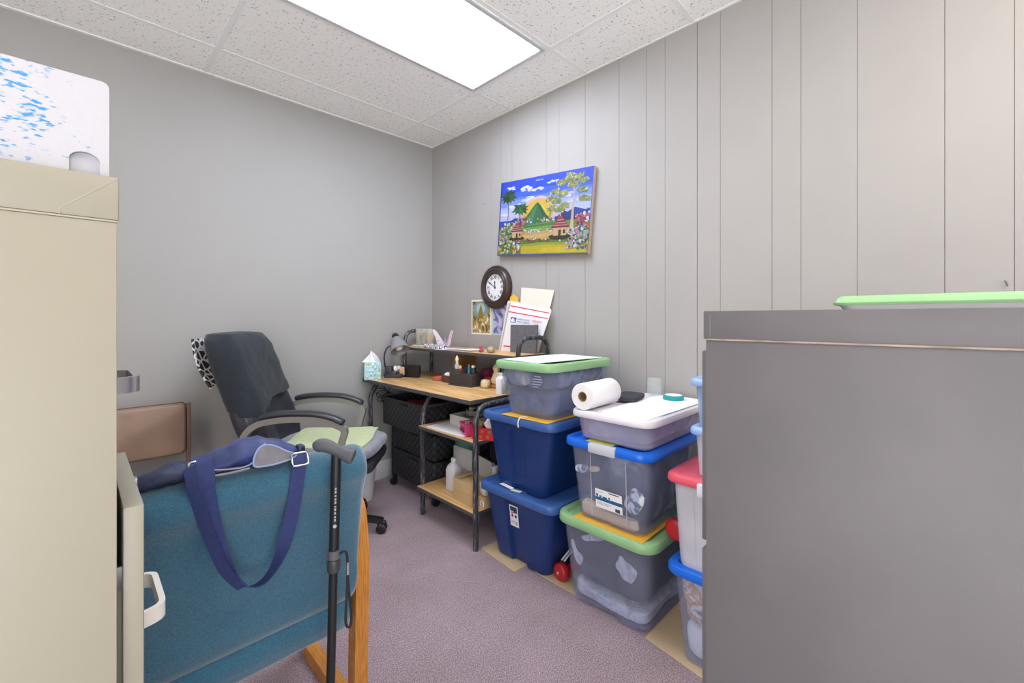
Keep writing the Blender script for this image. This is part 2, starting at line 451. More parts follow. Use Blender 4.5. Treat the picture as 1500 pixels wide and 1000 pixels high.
# fill lights added behind and beside the viewpoint, each with an invented frame
M_frame = mat('white_fill_frame', '#dfe0e0', .4)
def framed_fill(name, pts, rot, w, h, watts, col):
    f = MB()
    T_ = Matrix.Translation(pts) @ Matrix.Rotation(rot, 4, 'Z')       # local x along the wall, y into the room
    for a, b_, c_, d_ in ((-w/2-.06, -w/2, 0, h), (w/2, w/2+.06, 0, h), (-w/2-.06, w/2+.06, h, h+.06), (-w/2-.06, w/2+.06, -.06, 0)):
        f.box(a, b_, 0, .03, c_, d_, .004, T=T_)
    f.box(-.02, .02, 0, .02, 0, h, .003, T=T_)
    struct(name, f, M_frame)
    l = bpy.data.lights.new('fill_light', 'AREA'); l.shape = 'RECTANGLE'; l.size = w; l.size_y = h; l.energy = watts; l.color = col  # area lamp put in as fill, tilted up towards the ceiling
    lo = bpy.data.objects.new('fill_light', l); COL.objects.link(lo)
    lo.matrix_world = T_ @ Matrix.Translation((0, .30, h/2)) @ Matrix.Rotation(pi/2+radians(30), 4, 'X')
    return lo
framed_fill('fill_frame_1', (-.55, YF, .12), 0, 1.7, 1.95, 48, (.92, .96, 1))  # invented frame and lamp, fill from behind
framed_fill('fill_frame_2', (XL, .1, .12), -pi/2, 1.3, 1.95, 30, (1, .98, .95))  # invented frame and lamp, fill from the left

# small nails left in the panelling
solo('wall_nail', MB().tube([(XR+.002, -.134, 1.303), (XR-.012, -.134, 1.305), (XR-.016, -.128, 1.318)], .0022, n=6), M_steel, 'small bent nail in the panelled wall above the grey cabinet', 'nail')
solo('wall_hook', MB().tube([(XR+.002, 2.344, 2.02), (XR-.010, 2.344, 2.022), (XR-.012, 2.35, 2.03)], .002, n=6), M_steel, 'tiny hook in the panelled wall left of the painting', 'hook')

# ------------------------------------------------------------------ desk with hutch and shelf tower
DZ = .767
D = thing('computer_desk', 'wood-topped desk on black tube frame with hutch and side shelves', 'desk', (1.75, 2.35, 0))
obj('desktop', MB().box(1.457, 2.035, 1.768, 2.985, .743, DZ, .002, 0, side=1), [M_lam, M_edge], D)
def frame_tube(pts, r=.0145): return MB().tube(fillet(pts, .09), r, n=12)
obj('leg_tube', frame_tube([(1.457, 1.722, 0), (1.457, 1.722, .742), (2.02, 1.722, .757), (2.02, 1.722, 0)]), M_tube, D)
obj('leg_tube', frame_tube([(1.50, 2.275, 0), (1.50, 2.275, .63), (1.57, 2.275, .742)]), M_tube, D)
obj('leg_tube', frame_tube([(2.02, 2.275, 0), (2.02, 2.275, .742)]), M_tube, D)
obj('leg_tube', frame_tube([(1.492, 2.93, 0), (1.492, 2.93, .66), (1.56, 2.93, .742)]), M_tube, D)
obj('leg_tube', frame_tube([(2.02, 2.93, 0), (2.02, 2.93, .742)]), M_tube, D)
obj('crossbar', MB().tube([(1.515, 2.275, .655), (2.02, 2.275, .655)], .007, n=8), M_steel, D)
for z0, z1, y1 in ((.533, .553, 2.258), (.163, .184, 2.272)):
    s = obj('shelf', MB().box(1.455, 2.0, 1.738, y1, z0, z1, .002, 0, side=1), [M_lam, M_edge], D)
    for y, d in ((2.258, -1), (1.740, 1)):
        g = MB().prism([(0, 0), (0, -.045), (.007, -.045), (.05, -.006), (.05, 0)], 0, .022, lambda u, v, w, y=y, d=d, z0=z0: (1.478+w, y+d*u, z0+v))
        obj('bracket', g, M_tube, s)
HZ = .985
obj('hutch_shelf', MB().box(1.752, 2.045, 1.735, 2.955, HZ-.02, HZ, .002, 0, side=1), [M_lam, M_edge], D)
obj('hutch_divider', MB().box(1.838, 2.03, 2.392, 2.41, DZ, HZ-.02, .001), M_lam_d, D)
obj('hutch_tube', frame_tube([(1.775, 2.935, DZ-.02), (1.775, 2.935, 1.103), (2.018, 2.935, 1.103), (2.018, 2.935, DZ-.02)], .0135), M_tube, D)
obj('hutch_tube', frame_tube([(1.765, 1.715, DZ-.02), (1.765, 1.715, 1.087), (2.02, 1.715, 1.087), (2.02, 1.715, DZ-.02)], .0135), M_tube, D)

# black woven drawer cart under the desk
K = thing('drawer_cart', 'black woven three-drawer cart on casters beneath the desk', 'drawer cart', (1.79, 2.56, 0))
fr = MB()
for x in (1.612, 1.975):
    for y in (2.297, 2.838): fr.tube([(x, y, .06), (x, y, .655)], .004, n=6)
for z in (.085, .278, .452):
    for y in (2.297, 2.838): fr.tube([(1.612, y, z), (1.975, y, z)], .003, n=6)
    fr.tube([(1.612, 2.297, z), (1.612, 2.838, z)], .0025, n=6)
obj('frame', fr, mat('dark_wire', '#3b3c40', .4, .6), K)
def basket(x0, x1, y0, y1, z0, z1, th=.008):
    R = [rr(x0+.006, x1-.006, y0+.006, y1-.006, .01, z0), rr(x0, x1, y0, y1, .012, z0+.01), rr(x0, x1, y0, y1, .012, z1-.004), rr(x0+.002, x1-.002, y0+.002, y1-.002, .012, z1),
         rr(x0+th, x1-th, y0+th, y1-th, .01, z1), rr(x0+th, x1-th, y0+th, y1-th, .01, z0+th)]
    return MB().loft(R)
for x0, z0, z1 in ((1.532, .458, .648), (1.604, .284, .445), (1.604, .092, .272)):
    d = obj('drawer', basket(x0, x0+.36, 2.304, 2.83, z0, z1), M_weave, K)
    obj('handle_slot', MB().box(x0-.002, x0+.012, 2.49, 2.61, z1-.032, z1-.012, .004), M_blackm, d)
for x in (1.63, 1.96):
    for y in (2.31, 2.825):
        c = obj('caster', MB().box(x-.012, x+.012, y-.014, y+.014, .045, .075, .004), M_black, K)
        Tc = Matrix.Translation((x-.012, y, .027)) @ Matrix.Rotation(pi/2, 4, 'X')
        obj('wheel', MB().lathe([(.010, -.016), (.024, -.015), (.027, -.009), (.027, .009), (.024, .015), (.010, .016)], n=18, T=Tc), M_black, c)
solo('red_cloth', MB().blob((1.68, 2.56, .598), (.11, .16, .022), 3, .45, 14, seed=3), mat('red_fabric', '#a32a30', .9, var=.2, vs=20), 'crumpled red cloth inside the open top drawer of the cart', 'cloth')

# ------------------------------------------------------------------ beige filing cabinet, left foreground
B = thing('file_cabinet', 'tall beige metal filing cabinet with a lower drawer pulled open', 'filing cabinet', (-.25, .876, 0))
bb = MB()
bb.box(-.62, .034, .711, .721, 0, 1.3156, .001); bb.box(-.62, .034, 1.031, 1.041, 0, 1.3156, .001)        # the two sides
bb.box(-.62, -.61, .721, 1.031, 0, 1.3156); bb.box(-.61, .032, .721, 1.031, 0, .03)                        # back and plinth
bb.box(.022, .034, .721, .731, .03, 1.3156); bb.box(.022, .034, 1.021, 1.031, .03, 1.3156)
bb.box(-.61, .030, .721, 1.031, .967, .973); bb.box(-.61, .030, .721, 1.031, 1.304, 1.3156)
obj('body', bb, M_beige, B)
lp = MB(); lp.box(-.624, .036, .709, 1.044, 1.318, 1.37, .0025, 0)
c = obj('top_cap', lp, M_beige, B)
def groove(p, q, w):
    p, q = Vector(p), Vector(q); d = (q-p).normalized(); nn = Vector((-d.y, d.x))*w/2
    return [(v.x, v.y) for v in (p+nn, p-nn, q-nn, q+nn)]
sg = MB()
sg.prism(groove((.034, 1.3682), (-.014, 1.3250), .001), .7086, .7096, lambda u, v, w: (u, w, v))
sg.prism(groove((-.0142, 1.3250), (-.0142, 1.3180), .0009), .7086, .7096, lambda u, v, w: (u, w, v))
sg.box(-.62, .0345, .7099, .73, 1.3157, 1.3179)
obj('seam', sg, M_beige_d, c)
def file_drawer(xf, z0, z1):
    d = obj('drawer', MB().box(xf-.0205, xf, .7225, 1.029, z0, z1, .0025).box(xf-.55, xf-.0205, .743, .748, z0+.04, z1-.085).box(xf-.55, xf-.0205, 1.003, 1.008, z0+.04, z1-.085).box(xf-.55, xf-.0205, .748, 1.003, z0+.04, z0+.046), M_beige, B)
    zc = z1-.191
    pts = fillet([(xf-.001, .803, zc), (xf+.029, .812, zc), (xf+.029, .922, zc), (xf-.001, .931, zc)], .014, 5)
    obj('handle', MB().ribbon(pts, .022, .0075, (0, 0, 1)), M_chrome if z1 > 1.2 else M_ivory, d)
    obj('latch', MB().box(xf, xf+.010, .935, .956, z1-.043, z1-.026, .002), M_chrome, d)
file_drawer(.0315, .975, 1.298)
file_drawer(.0605, .643, .964)
file_drawer(.0315, .340, .632)
file_drawer(.0315, .035, .330)
obj('drawer_slide', MB().box(-.55, .050, .734, .741, .858, .888, .001), M_steel, B)

# white foam box lying on it
def foam():
    m = mat('white_foam', '#aeadb3', .7, bump=.06, bs=150)
    N, L, b = nodes_of(m)
    tc = N.new('ShaderNodeTexCoord'); sp = N.new('ShaderNodeSeparateXYZ'); L.new(tc.outputs['Object'], sp.inputs[0])
    n1 = N.new('ShaderNodeTexNoise'); n1.inputs['Scale'].default_value = 270; n1.inputs['Detail'].default_value = 4
    mp = N.new('ShaderNodeMapping'); mp.inputs['Scale'].default_value = (.45, 1, 1.1); mp.inputs['Rotation'].default_value = (0, -.5, 0)
    L.new(tc.outputs['Object'], mp.inputs[0]); L.new(mp.outputs[0], n1.inputs['Vector'])
    n2 = N.new('ShaderNodeTexNoise'); n2.inputs['Scale'].default_value = 32; L.new(tc.outputs['Object'], n2.inputs['Vector'])
    mr = N.new('ShaderNodeMapRange'); mr.inputs['From Min'].default_value = .165; mr.inputs['From Max'].default_value = .09; mr.inputs['To Min'].default_value = -.20; mr.inputs['To Max'].default_value = .12
    L.new(sp.outputs['X'], mr.inputs['Value'])
    a1 = N.new('ShaderNodeMath'); a1.operation = 'ADD'; L.new(n1.outputs['Fac'], a1.inputs[0]); L.new(mr.outputs[0], a1.inputs[1])
    a2 = N.new('ShaderNodeMath'); a2.operation = 'MULTIPLY_ADD'; L.new(n2.outputs['Fac'], a2.inputs[0]); a2.inputs[1].default_value = .5; L.new(a1.outputs[0], a2.inputs[2])
    rp = N.new('ShaderNodeValToRGB'); rp.color_ramp.elements[0].position = .90; rp.color_ramp.elements[0].color = lin('#aeadb3'); rp.color_ramp.elements[1].position = 1.0; rp.color_ramp.elements[1].color = lin('#2f7fb5')
    L.new(a2.outputs[0], rp.inputs[0]); L.new(rp.outputs[0], b.inputs['Base Color'])
    return m
out = [(-.40, 1.3715), (-.0068, 1.3715), (-.0068, 1.390)]
out += [(.0064+.0132*cos(a), 1.390+.0098*sin(a)) for a in [pi*k/10 for k in range(9, 0, -1)]]+[(.0196, 1.390)]
out += [(.0196, 1.3715), (.028, 1.3715)]+[(.021+.007*cos(a), 1.483+.007*sin(a)) for a in [pi/2*k/5 for k in range(6)]]+[(-.40, 1.49)]
fb = MB(); fb.prism(out, .732, .739, lambda u, v, w: (u, w, v))
fb.loft([rr(-.40, .028, .739, 1.02, .007, z) for z in (1.3715, 1.49)])
solo('foam_box', fb, foam(), 'white foam box with blue speckles on top of the beige cabinet', 'box', base=(-.1275, .875, 1.3715))

# ------------------------------------------------------------------ grey filing cabinet, right foreground
G = thing('file_cabinet', 'grey metal filing cabinet side with a chipped top lip', 'filing cabinet', (.99, -.05, 0))
obj('body', MB().box(.803, 1.18, -.42, .308, 0, 1.162, .002), M_grey, G)
gt = MB(); gt.box(.80, 1.183, -.423, .3115, 1.163, 1.213, .0025)
tc_ = obj('top_lip', gt, M_grey, G)
obj('chipped_edge', MB().box(.7992, .803, -.42, .305, 1.1605, 1.1638, .0012), M_rust, tc_)
obj('seam', MB().box(.7995, .801, .2985, .3000, 1.168, 1.206), M_grey_d, tc_)
fd = []
for k in range(3):
    z0 = .06+k*.365
    d = obj('drawer', MB().box(.82, 1.165, .306, .322, z0, z0+.35, .003), M_grey, G)
    obj('handle', MB().ribbon(fillet([(.93, .321, z0+.2), (.94, .35, z0+.2), (1.05, .35, z0+.2), (1.06, .321, z0+.2)], .012), .02, .006, (0, 0, 1)), M_chrome, d)
# shallow green-lidded tray lying on it
t = thing('storage_tray', 'shallow white storage tray with sage green lid on the grey cabinet', 'tray', (1.0, -.1, 1.213))
obj('tray_body', MB().loft([rr(.852, 1.165, -.36, .118, .02, 1.2135), rr(.846, 1.17, -.366, .123, .02, 1.222)]), M_whitep, t)
def lid_rings(x0, x1, y0, y1, zs, zt, r, rim, rec, ns=1):
    def g(i, z): return rr(x0+i, x1-i, y0+i, y1-i, max(r-i, .004), z, 6, ns)
    return [g(rim+.012, zt-rec-.004), g(.007, zt-rec-.004), g(.0065, zs), g(.002, zs), g(0, zs+.004), g(.0005, zt-.012), g(.004, zt-.004), g(.011, zt), g(rim, zt), g(rim+.008, zt-rec)]
obj('lid', MB().loft(lid_rings(.842, 1.174, -.37, .130, 1.2205, 1.235, .02, .03, .004)), M_green_lid, t)

# ------------------------------------------------------------------ teal chair seen from behind
T = thing('upholstered_chair', 'teal fabric chair with oak frame seen from behind, bag over its back', 'chair', (.325, 1.3, 0))
def section(prof, xs):
    """closed YZ profile swept along X with rounded ends"""
    cy = sum(p[0] for p in prof)/len(prof); cz = sum(p[1] for p in prof)/len(prof)
    return [[Vector((x, cy+(p[0]-cy)*k, cz+(p[1]-cz)*(1-(1-k)*.25))) for p in prof] for x, k in xs]
bp_ = [(1.196, .408), (1.178, .50), (1.158, .60), (1.139, .69), (1.129, .73), (1.116, .757), (1.102, .782), (1.101, .808), (1.116, .834), (1.145, .85), (1.185, .847), (1.215, .825),
       (1.232, .78), (1.25, .68), (1.272, .55), (1.29, .43), (1.285, .405)]
bp_ = [(p.x, p.y) for p in cr([(a, b, 0) for a, b in bp_], 3, True)]
xs = [(.066, .55), (.069, .78), (.077, .93), (.09, 1)]+[(.09+.45*k/12, 1) for k in range(1, 13)]+[(.552, .93), (.559, .78), (.562, .55)]
obj('backrest', MB().loft(section(bp_, xs)), M_teal, T, angle=60)
sp_ = [(1.192, .345), (1.184, .375), (1.192, .400), (1.22, .410), (1.4, .425), (1.58, .425), (1.625, .405), (1.625, .36), (1.60, .335), (1.4, .325), (1.22, .325)]
sp_ = [(p.x, p.y) for p in cr([(a, b, 0) for a, b in sp_], 3, True)]
obj('seat', MB().loft(section(sp_, xs)), M_teal, T, angle=60)
for x in (.568, .018):
    path = fillet([(1.40, .655), (1.245, .665), (1.222, .50), (1.238, .022), (1.635, .022), (1.60, .645), (1.38, .655)], .07, 8)
    m_ = MB(); pts = [Vector((x+.02, p[0], p[1])) for p in [(q.x, q.y) for q in [Vector((a.x, a.y)) for a in path]]]
    m_.ribbon(pts, .04, .044, (1, 0, 0))
    obj('side_frame', m_, M_oak, T)
obj('seat_rail', MB().box(.058, .568, 1.36, 1.40, .285, .325, .003), M_oak, T)

# walking cane leaning on it
cbot, ctop = Vector((.4306, 1.066, 0)), Vector((.4555, 1.0745, .84))
W = thing('walking_cane', 'black folding walking cane with grey T-handle leaning against the teal chair', 'cane', cbot)
cl = lambda t: cbot.lerp(ctop, t)
obj('shaft', MB().tube([cl(.69), cl(1.035)], .0118, n=16), M_black, W)
obj('lower_shaft', MB().tube([cl(.03), cl(.70)], .0104, n=16), M_black, W)
k = obj('collar', MB().tube([cl(.685), cl(.69), cl(.715), cl(.72)], [.014, .0155, .0155, .014], n=16), mat('cane_collar', '#3d3e43', .4), W)
obj('strap_band', MB().tube([cl(.722), cl(.748)], .0142, n=16), mat('grey_rubber_band', '#5a5b60', .7), W)
hd = cr([(.415, 1.106, .878), (.424, 1.098, .885), (.437, 1.088, .884), (.455, 1.073, .873), (.470, 1.060, .863), (.480, 1.051, .858), (.4865, 1.045, .855)], 4)
hr = [.013+.0035*sin(pi*min(1, i/(len(hd)*.5))) if i < len(hd)*.45 else .0145+.0045*sm(.5, .85, i/len(hd)) for i in range(len(hd))]
hr[0] = .006; hr[1] = .011; hr[-1] = .017
obj('handle', MB().tube(hd, hr, n=18), mat('grey_rubber_grip', '#55565c', .55, var=.05, vs=30), W, angle=70)
obj('rubber_tip', MB().tube([cl(0), cl(.012), cl(.045)], [.017, .016, .0125], n=16), M_blackm, W)
a = cl(.735)
ly = cr([a+Vector((.010, -.010, 0)), a+Vector((.022, -.018, .004)), a+Vector((.026, -.02, -.03)), a+Vector((.024, -.02, -.10)), a+Vector((.022, -.018, -.17)), a+Vector((.030, -.022, -.185)), a+Vector((.034, -.023, -.16)), a+Vector((.028, -.021, -.09)), a+Vector((.026, -.02, -.05))], 5)
l_ = obj('wrist_lanyard', MB().ribbon(ly, .006, .0022, (.7, -.7, 0)), mat('black_cord', '#232428', .8), W)
obj('clasp', MB().tube([a+Vector((.0265, -.021, -.022)), a+Vector((.0262, -.021, -.052))], [.0035, .005], n=8), M_steel, l_)
# pale lettering along the shaft
dirv = (ctop-cbot).normalized(); face = Vector((-.35, -.94, 0)); face = (face-dirv*face.dot(dirv)).normalized(); up_ = face.cross(dirv)
TT = Matrix((( *dirv, 0), (*up_, 0), (*face, 0), (0, 0, 0, 1))).transposed(); TT.translation = cl(.835)+face*.0119-up_*.003
lt_ = MB()
for i, wd in enumerate((.006, .004, .005, .006, .003, .006, .005, .004, .006, .005)):
    lt_.box(i*.0085, i*.0085+wd, .001, .0048, 0, .0003, T=TT)
lt_.lathe([(.0045, 0), (.0045, .0003)], (-.012, .003, 0), 12, T=TT)
obj('lettering', lt_, mat('white_print', '#a9a9a9', .6), W)

# navy shoulder bag lying over the chair back
S = thing('shoulder_bag', 'navy nylon shoulder bag draped over the teal chair back', 'bag', (.25, 1.16, .85))
ring = []
sec = [(.078, 1.158, .862, .014, .010), (.085, 1.158, .866, .028, .018), (.12, 1.160, .870, .036, .020), (.155, 1.162, .874, .040, .020), (.178, 1.165, .872, .034, .016), (.20, 1.168, .874, .044, .018), (.235, 1.17, .880, .052, .024), (.27, 1.172, .886, .055, .031),
       (.31, 1.172, .886, .054, .032), (.345, 1.17, .880, .050, .026), (.37, 1.166, .874, .042, .020), (.388, 1.162, .868, .03, .014), (.396, 1.16, .864, .012, .006)]
sec2 = []
for i in range(len(sec)-1):
    for k in range(3): sec2.append(tuple(p+(q-p)*k/3 for p, q in zip(sec[i], sec[i+1])))
sec2.append(sec[-1])
for x, y, z, a_, b_ in sec2:
    rg = []
    for q in range(24):
        an = 2*pi*q/24; p = Vector((x, y+a_*cos(an), z+b_*sin(an)))
        p.z += .006*noise.noise(p*30)+.004*noise.noise(p*65)-.004*max(0, sin(an)); p.y += .005*noise.noise(p*34+Vector((5, 1, 2))); p.z = max(p.z, .8515)
        rg.append(p)
    ring.append(rg)
kb = next(i for i, q in enumerate(sec2) if q[0] > .168)
obj('bag_body', MB().loft(ring[kb:]), M_navy, S, angle=70)
obj('bag_end', MB().loft(ring[:kb+1]), mat('dark_navy_nylon', '#1d2646', .6, var=.35, vs=24, bump=.3, bs=40), S, angle=70)
# open pocket with grey lining and its pale trim
pk = cr([(.283, 1.112, .866), (.286, 1.117, .888), (.302, 1.128, .903), (.325, 1.128, .901), (.352, 1.122, .884), (.376, 1.118, .868), (.34, 1.112, .861), (.305, 1.110, .861)], 4, True)
c_ = sum(pk, Vector())/len(pk)
pm = MB(); pm.loft([[p+Vector((0, -.004, 0)) for p in pk], [p.lerp(c_, .25)+Vector((0, .006, 0)) for p in pk], [p.lerp(c_, .8)+Vector((0, .010, -.002)) for p in pk]])
po = obj('open_pocket', pm, M_lining, S)
obj('pocket_trim', MB().tube([p+Vector((0, -.004, 0)) for p in pk], .0022, n=6, loop=True), M_piping, po)
obj('seam_piping', MB().tube(cr([(.205, 1.124, .872), (.235, 1.118, .868), (.262, 1.116, .866), (.282, 1.113, .874), (.292, 1.120, .896), (.312, 1.13, .906)], 5), .0018, n=6), M_piping, S)
obj('zipper', MB().tube(cr([(.208, 1.118, .860), (.24, 1.113, .860), (.275, 1.111, .862)], 4), .0028, n=6), M_steel, S)
def ringbuckle(c, w, h, nrm, r=.0024):
    c = Vector(c); n_ = Vector(nrm).normalized(); e1 = Vector((1, 0, 0)); e1 = (e1-n_*e1.dot(n_)).normalized(); e2 = n_.cross(e1)
    q = [c+e1*(a*w/2)+e2*(b*h/2) for a, b in ((-1, -1), (1, -1), (1, 1), (-1, 1))]
    pts = []
    for i in range(4):
        a, b, d = q[i-1], q[i], q[(i+1) % 4]
        pts += [b.lerp(a, .25), b.lerp(a, .08).lerp(b.lerp(d, .08), .5), b.lerp(d, .25)]
    return MB().tube(pts, r, n=8, loop=True)
obj('ring', ringbuckle((.176, 1.122, .874), .022, .044, (.3, -1, .35)), M_chrome, S)
st = cr([(.186, 1.150, .899), (.190, 1.118, .893), (.192, 1.100, .865), (.192, 1.094, .836), (.203, 1.096, .76), (.218, 1.098, .69), (.243, 1.095, .63), (.276, 1.085, .606), (.312, 1.092, .617), (.342, 1.098, .668), (.360, 1.096, .74), (.371, 1.094, .815), (.378, 1.100, .853), (.381, 1.118, .872)], 5)
wdv = []
for i in range(len(st)):
    f = i/(len(st)-1); b_ = sm(.35, .52, f)*(1-sm(.60, .78, f))
    wdv.append(Vector((1, -.15, .1)).lerp(Vector((.25, -1, .25)), b_))
obj('strap', MB().ribbon(st, .031, .0022, wdv), M_navy_d, S, angle=60)
s2 = cr([(.166, 1.120, .888), (.168, 1.101, .868), (.172, 1.093, .838), (.188, 1.091, .77), (.206, 1.092, .71), (.226, 1.0925, .655), (.255, 1.086, .613)], 5)
obj('strap', MB().ribbon(s2, .026, .0022, Vector((.75, -.65, .1))), M_navy_d, S, angle=60)
obj('buckle', ringbuckle((.3785, 1.098, .862), .036, .03, (0, -1, .55)), M_chrome, S)
obj('strap_clip', MB().box(.385, .402, 1.128, 1.155, .862, .885, .004), mat('navy_plastic', '#232b4a', .4), S)

# ------------------------------------------------------------------ brown vinyl chair by the back wall
Q = thing('vinyl_chair', 'brown vinyl side chair standing against the plain wall', 'chair', (.17, 2.65, 0))
obj('backrest', MB().loft([[Vector((.17+(v.x)*a, 2.825+o_, .628+v.y*b)) for v in rr(-.232, .232, -.131, .131, .022, 0, 5, 8)] for a, b, o_ in ((.94, .9, -.028), (.985, .97, -.022), (1, 1, -.01), (1, 1, .008), (.985, .97, .016))]), M_brown, Q, angle=60)
obj('seam_piping', MB().tube([(.17+v.x, 2.826, .628+v.y) for v in rr(-.233, .233, -.132, .132, .022, 0, 5, 1)], .0035, n=6, loop=True), M_brownfr, Q)
for x in (-.075, .415): obj('leg', MB().box(x-.009, x+.009, 2.815, 2.84, 0, .755, .004), M_brownfr, Q)
for x in (-.06, .40): obj('leg', MB().box(x-.009, x+.009, 2.375, 2.398, 0, .365, .004), M_brownfr, Q)
obj('seat', MB().blob((.17, 2.58, .39), (.235, .215, .026), 8, seg=8), M_brown, Q)
obj('seat_frame', MB().box(-.07, .41, 2.38, 2.83, .350, .366, .003), M_brownfr, Q)

# ------------------------------------------------------------------ reclining office chair
RZ = radians(-41)
O = thing('office_chair', 'black leather reclining office chair with a shirt over its back', 'chair', (1.004, 2.440, 0), RZ)
def rake(z): return -.300-.36*(z-.50) if z < .75 else -.39-.36*(z-.75)
def back_ring(z, hw, th, off=0., z_=None, push=0.):
    out = []
    for v in rr(-th/2-off, th/2+off, -hw-off, hw+off, th*.46+off, z, 5, 10):
        f = v.y/(hw+off)
        bx = v.x+rake(z)+push
        if v.x > 0: bx += .026*sm(.42, .8, abs(f))-.012*(1-sm(0, .5, abs(f))) if off == 0 else .024-.010*sm(.8, 1., abs(f))
        out.append(Vector((bx, v.y, z)))
    return out
zs = [.455, .47, .52, .58, .64, .70, .76, .82, .88, .94, 1.0, 1.05, 1.085, 1.105, 1.113]
hw = [.13, .17, .215, .235, .242, .240, .232, .222, .216, .214, .212, .205, .188, .16, .12]
thk = [.05, .07, .10, .112, .115, .115, .112, .11, .108, .108, .108, .10, .08, .055, .03]
obj('backrest', MB().loft([back_ring(*a) for a in zip(zs, hw, thk)]), M_leather, O, angle=70, local=True)
sx = []
for z, k in ((.375, .88), (.39, .97), (.415, 1), (.435, .985), (.445, .9)):
    sx.append(rr(-.27*k, .275*k, -.235*k, .235*k, .08, z, 6, 4))
obj('seat', MB().loft(sx), M_leather, O, angle=60, local=True)
for y in (-.262, .262):
    sx_ = -.038 if y < 0 else -.085
    seg_ = lambda q: [(a+sx_, b, c) for a, b, c in q]
    fp = cr(seg_([(-.275, y*.93, .43), (-.300, y, .54), (-.285, y, .62), (-.225, y, .674), (-.12, y, .695), (.0, y, .698), (.10, y, .685), (.175, y, .655), (.195, y, .63), (.180, y, .57), (.15, y*.94, .43)]), 5)
    a_ = obj('armrest', MB().ribbon(fp, .036, .029, (0, 1, 0)), M_armpl, O, angle=60, local=True)
    pp = cr(seg_([(-.215, y, .708), (-.15, y, .722), (-.04, y, .727), (.06, y, .720), (.14, y, .699), (.192, y, .672)]), 5)
    obj('arm_pad', MB().tube(pp, [.016]+[.027]*(len(pp)-2)+[.018], n=14, flat=.6, up=(0, 0, 1)), M_leather, a_, angle=70, local=True)
    obj('bolt', MB().tube([(-.285+sx_, y-.022, .56), (-.285+sx_, y+.022, .56)], .010, n=12), M_steel, a_, local=True)
obj('gas_lift', MB().lathe([(.028, .09), (.028, .26), (.018, .262), (.018, .345), (.07, .35), (.09, .385)], n=20), M_black, O, local=True)
bs_ = MB().lathe([(.02, .06), (.05, .065), (.05, .10), (.03, .115)], n=20)
for q in range(5):
    an = 2*pi*q/5-.06
    bs_.ribbon([(cos(an)*r_, sin(an)*r_, z) for r_, z in ((.03, .09), (.15, .085), (.27, .07), (.292, .065))], [.05, .045, .036, .03], .026, (-sin(an), cos(an), 0))
obj('star_base', bs_, M_black, O, local=True)
for q in range(5):
    an = 2*pi*q/5-.06; cx, cy = cos(an)*.285, sin(an)*.285
    cst = obj('caster', MB().blob((cx, cy, .052), (.026, .012, .018), 3, seg=5), M_black, O, local=True)
    for sgn in (-1, 1):
        Tq = Matrix.Translation((cx, cy+sgn*.016, .028)) @ Matrix.Rotation(pi/2, 4, 'X')
        obj('wheel', MB().lathe([(.008, -.010), (.024, -.009), (.028, -.004), (.028, .006), (.022, .010)], n=18, T=Tq), M_black, cst, local=True)

def loc2w(x, y, z): return wm(O) @ Vector((x, y, z))
# black shirt pulled over the backrest
sr = []
def hem(f, front):  # hem height varies round the back
    return .762+.048*f+(.016*cos(f*4.2+.4) if front else .012)
N_ = None
for i in range(15):
    t_ = i/14
    base = back_ring(.80, .226, .112, .014)
    rg = []
    for k_, v in enumerate(base):
        f = v.y/.24; front = v.x-rake(.80) > 0
        z0 = hem(f, front); z = z0+(1.119-z0)*min(1, t_/.72)
        kk = .72
        if t_ <= kk:
            # width and depth at this height
            W_ = .240-.012*sm(.8, 1.08, z); shrink = 1-.18*sm(1.04, 1.119, z)**2
            xx = (v.x-rake(.80))*(1-.25*sm(1.05, 1.119, z))+rake(z)
            p = Vector((xx, v.y/.24*W_*shrink, z))
        else:
            u = (t_-kk)/(1-kk); W_ = .240-.012
            xx = (v.x-rake(.80))*.75*(1-u)+rake(1.119)+.0
            p = Vector((xx, v.y/.24*W_*.82*(1-u*.9), 1.119+.008*sin(u*pi/2)))
        a1 = noise.noise(Vector((1, p.y*6+p.z*4, p.z*6)))*.010+noise.noise(Vector((4, p.y*13+p.z*16, p.z*5)))*.012*(1-sm(.85, 1.1, p.z))
        p.x += a1 if front else a1*.4; p.y += .008*noise.noise(Vector((p.z*12, f, 3)))
        if front: p.x += .006
        rg.append(loc2w(*p))
    sr.append(rg)
solo('draped_shirt', MB().loft(sr, caps=(False, True)), M_shirt, 'black cotton shirt pulled over the top of the office chair back', 'shirt', angle=75, base=loc2w(-.42, 0, .8))
# patterned scarf hanging behind it
M_scarf = mat('black_white_lattice_print', '#2a2b31', .9)
N, L, b = nodes_of(M_scarf)
tc = N.new('ShaderNodeTexCoord'); mp = N.new('ShaderNodeMapping'); mp.inputs['Rotation'].default_value = (.6, .5, .8)
v = N.new('ShaderNodeTexVoronoi'); v.feature = 'DISTANCE_TO_EDGE'; v.inputs['Scale'].default_value = 26; v.inputs['Randomness'].default_value = .75
r_ = N.new('ShaderNodeValToRGB'); r_.color_ramp.interpolation = 'CONSTANT'; r_.color_ramp.elements[0].color = lin('#d9d9d6'); r_.color_ramp.elements[1].position = .11; r_.color_ramp.elements[1].color = lin('#2a2b31')
L.new(tc.outputs['Object'], mp.inputs[0]); L.new(mp.outputs[0], v.inputs['Vector']); L.new(v.outputs['Distance'], r_.inputs[0]); L.new(r_.outputs[0], b.inputs['Base Color'])
def scf(u, w):
    z = 1.095-.25*w; y = -.20+.36*u
    p = Vector((rake(z)-.092-.022*sin(w*3)-.010*sin(u*14), y, z+.012*sin(u*9)*w))
    return loc2w(*p)
sc_ = MB()
fs_ = [[scf(i/16, j/10) for j in range(11)] for i in range(17)]
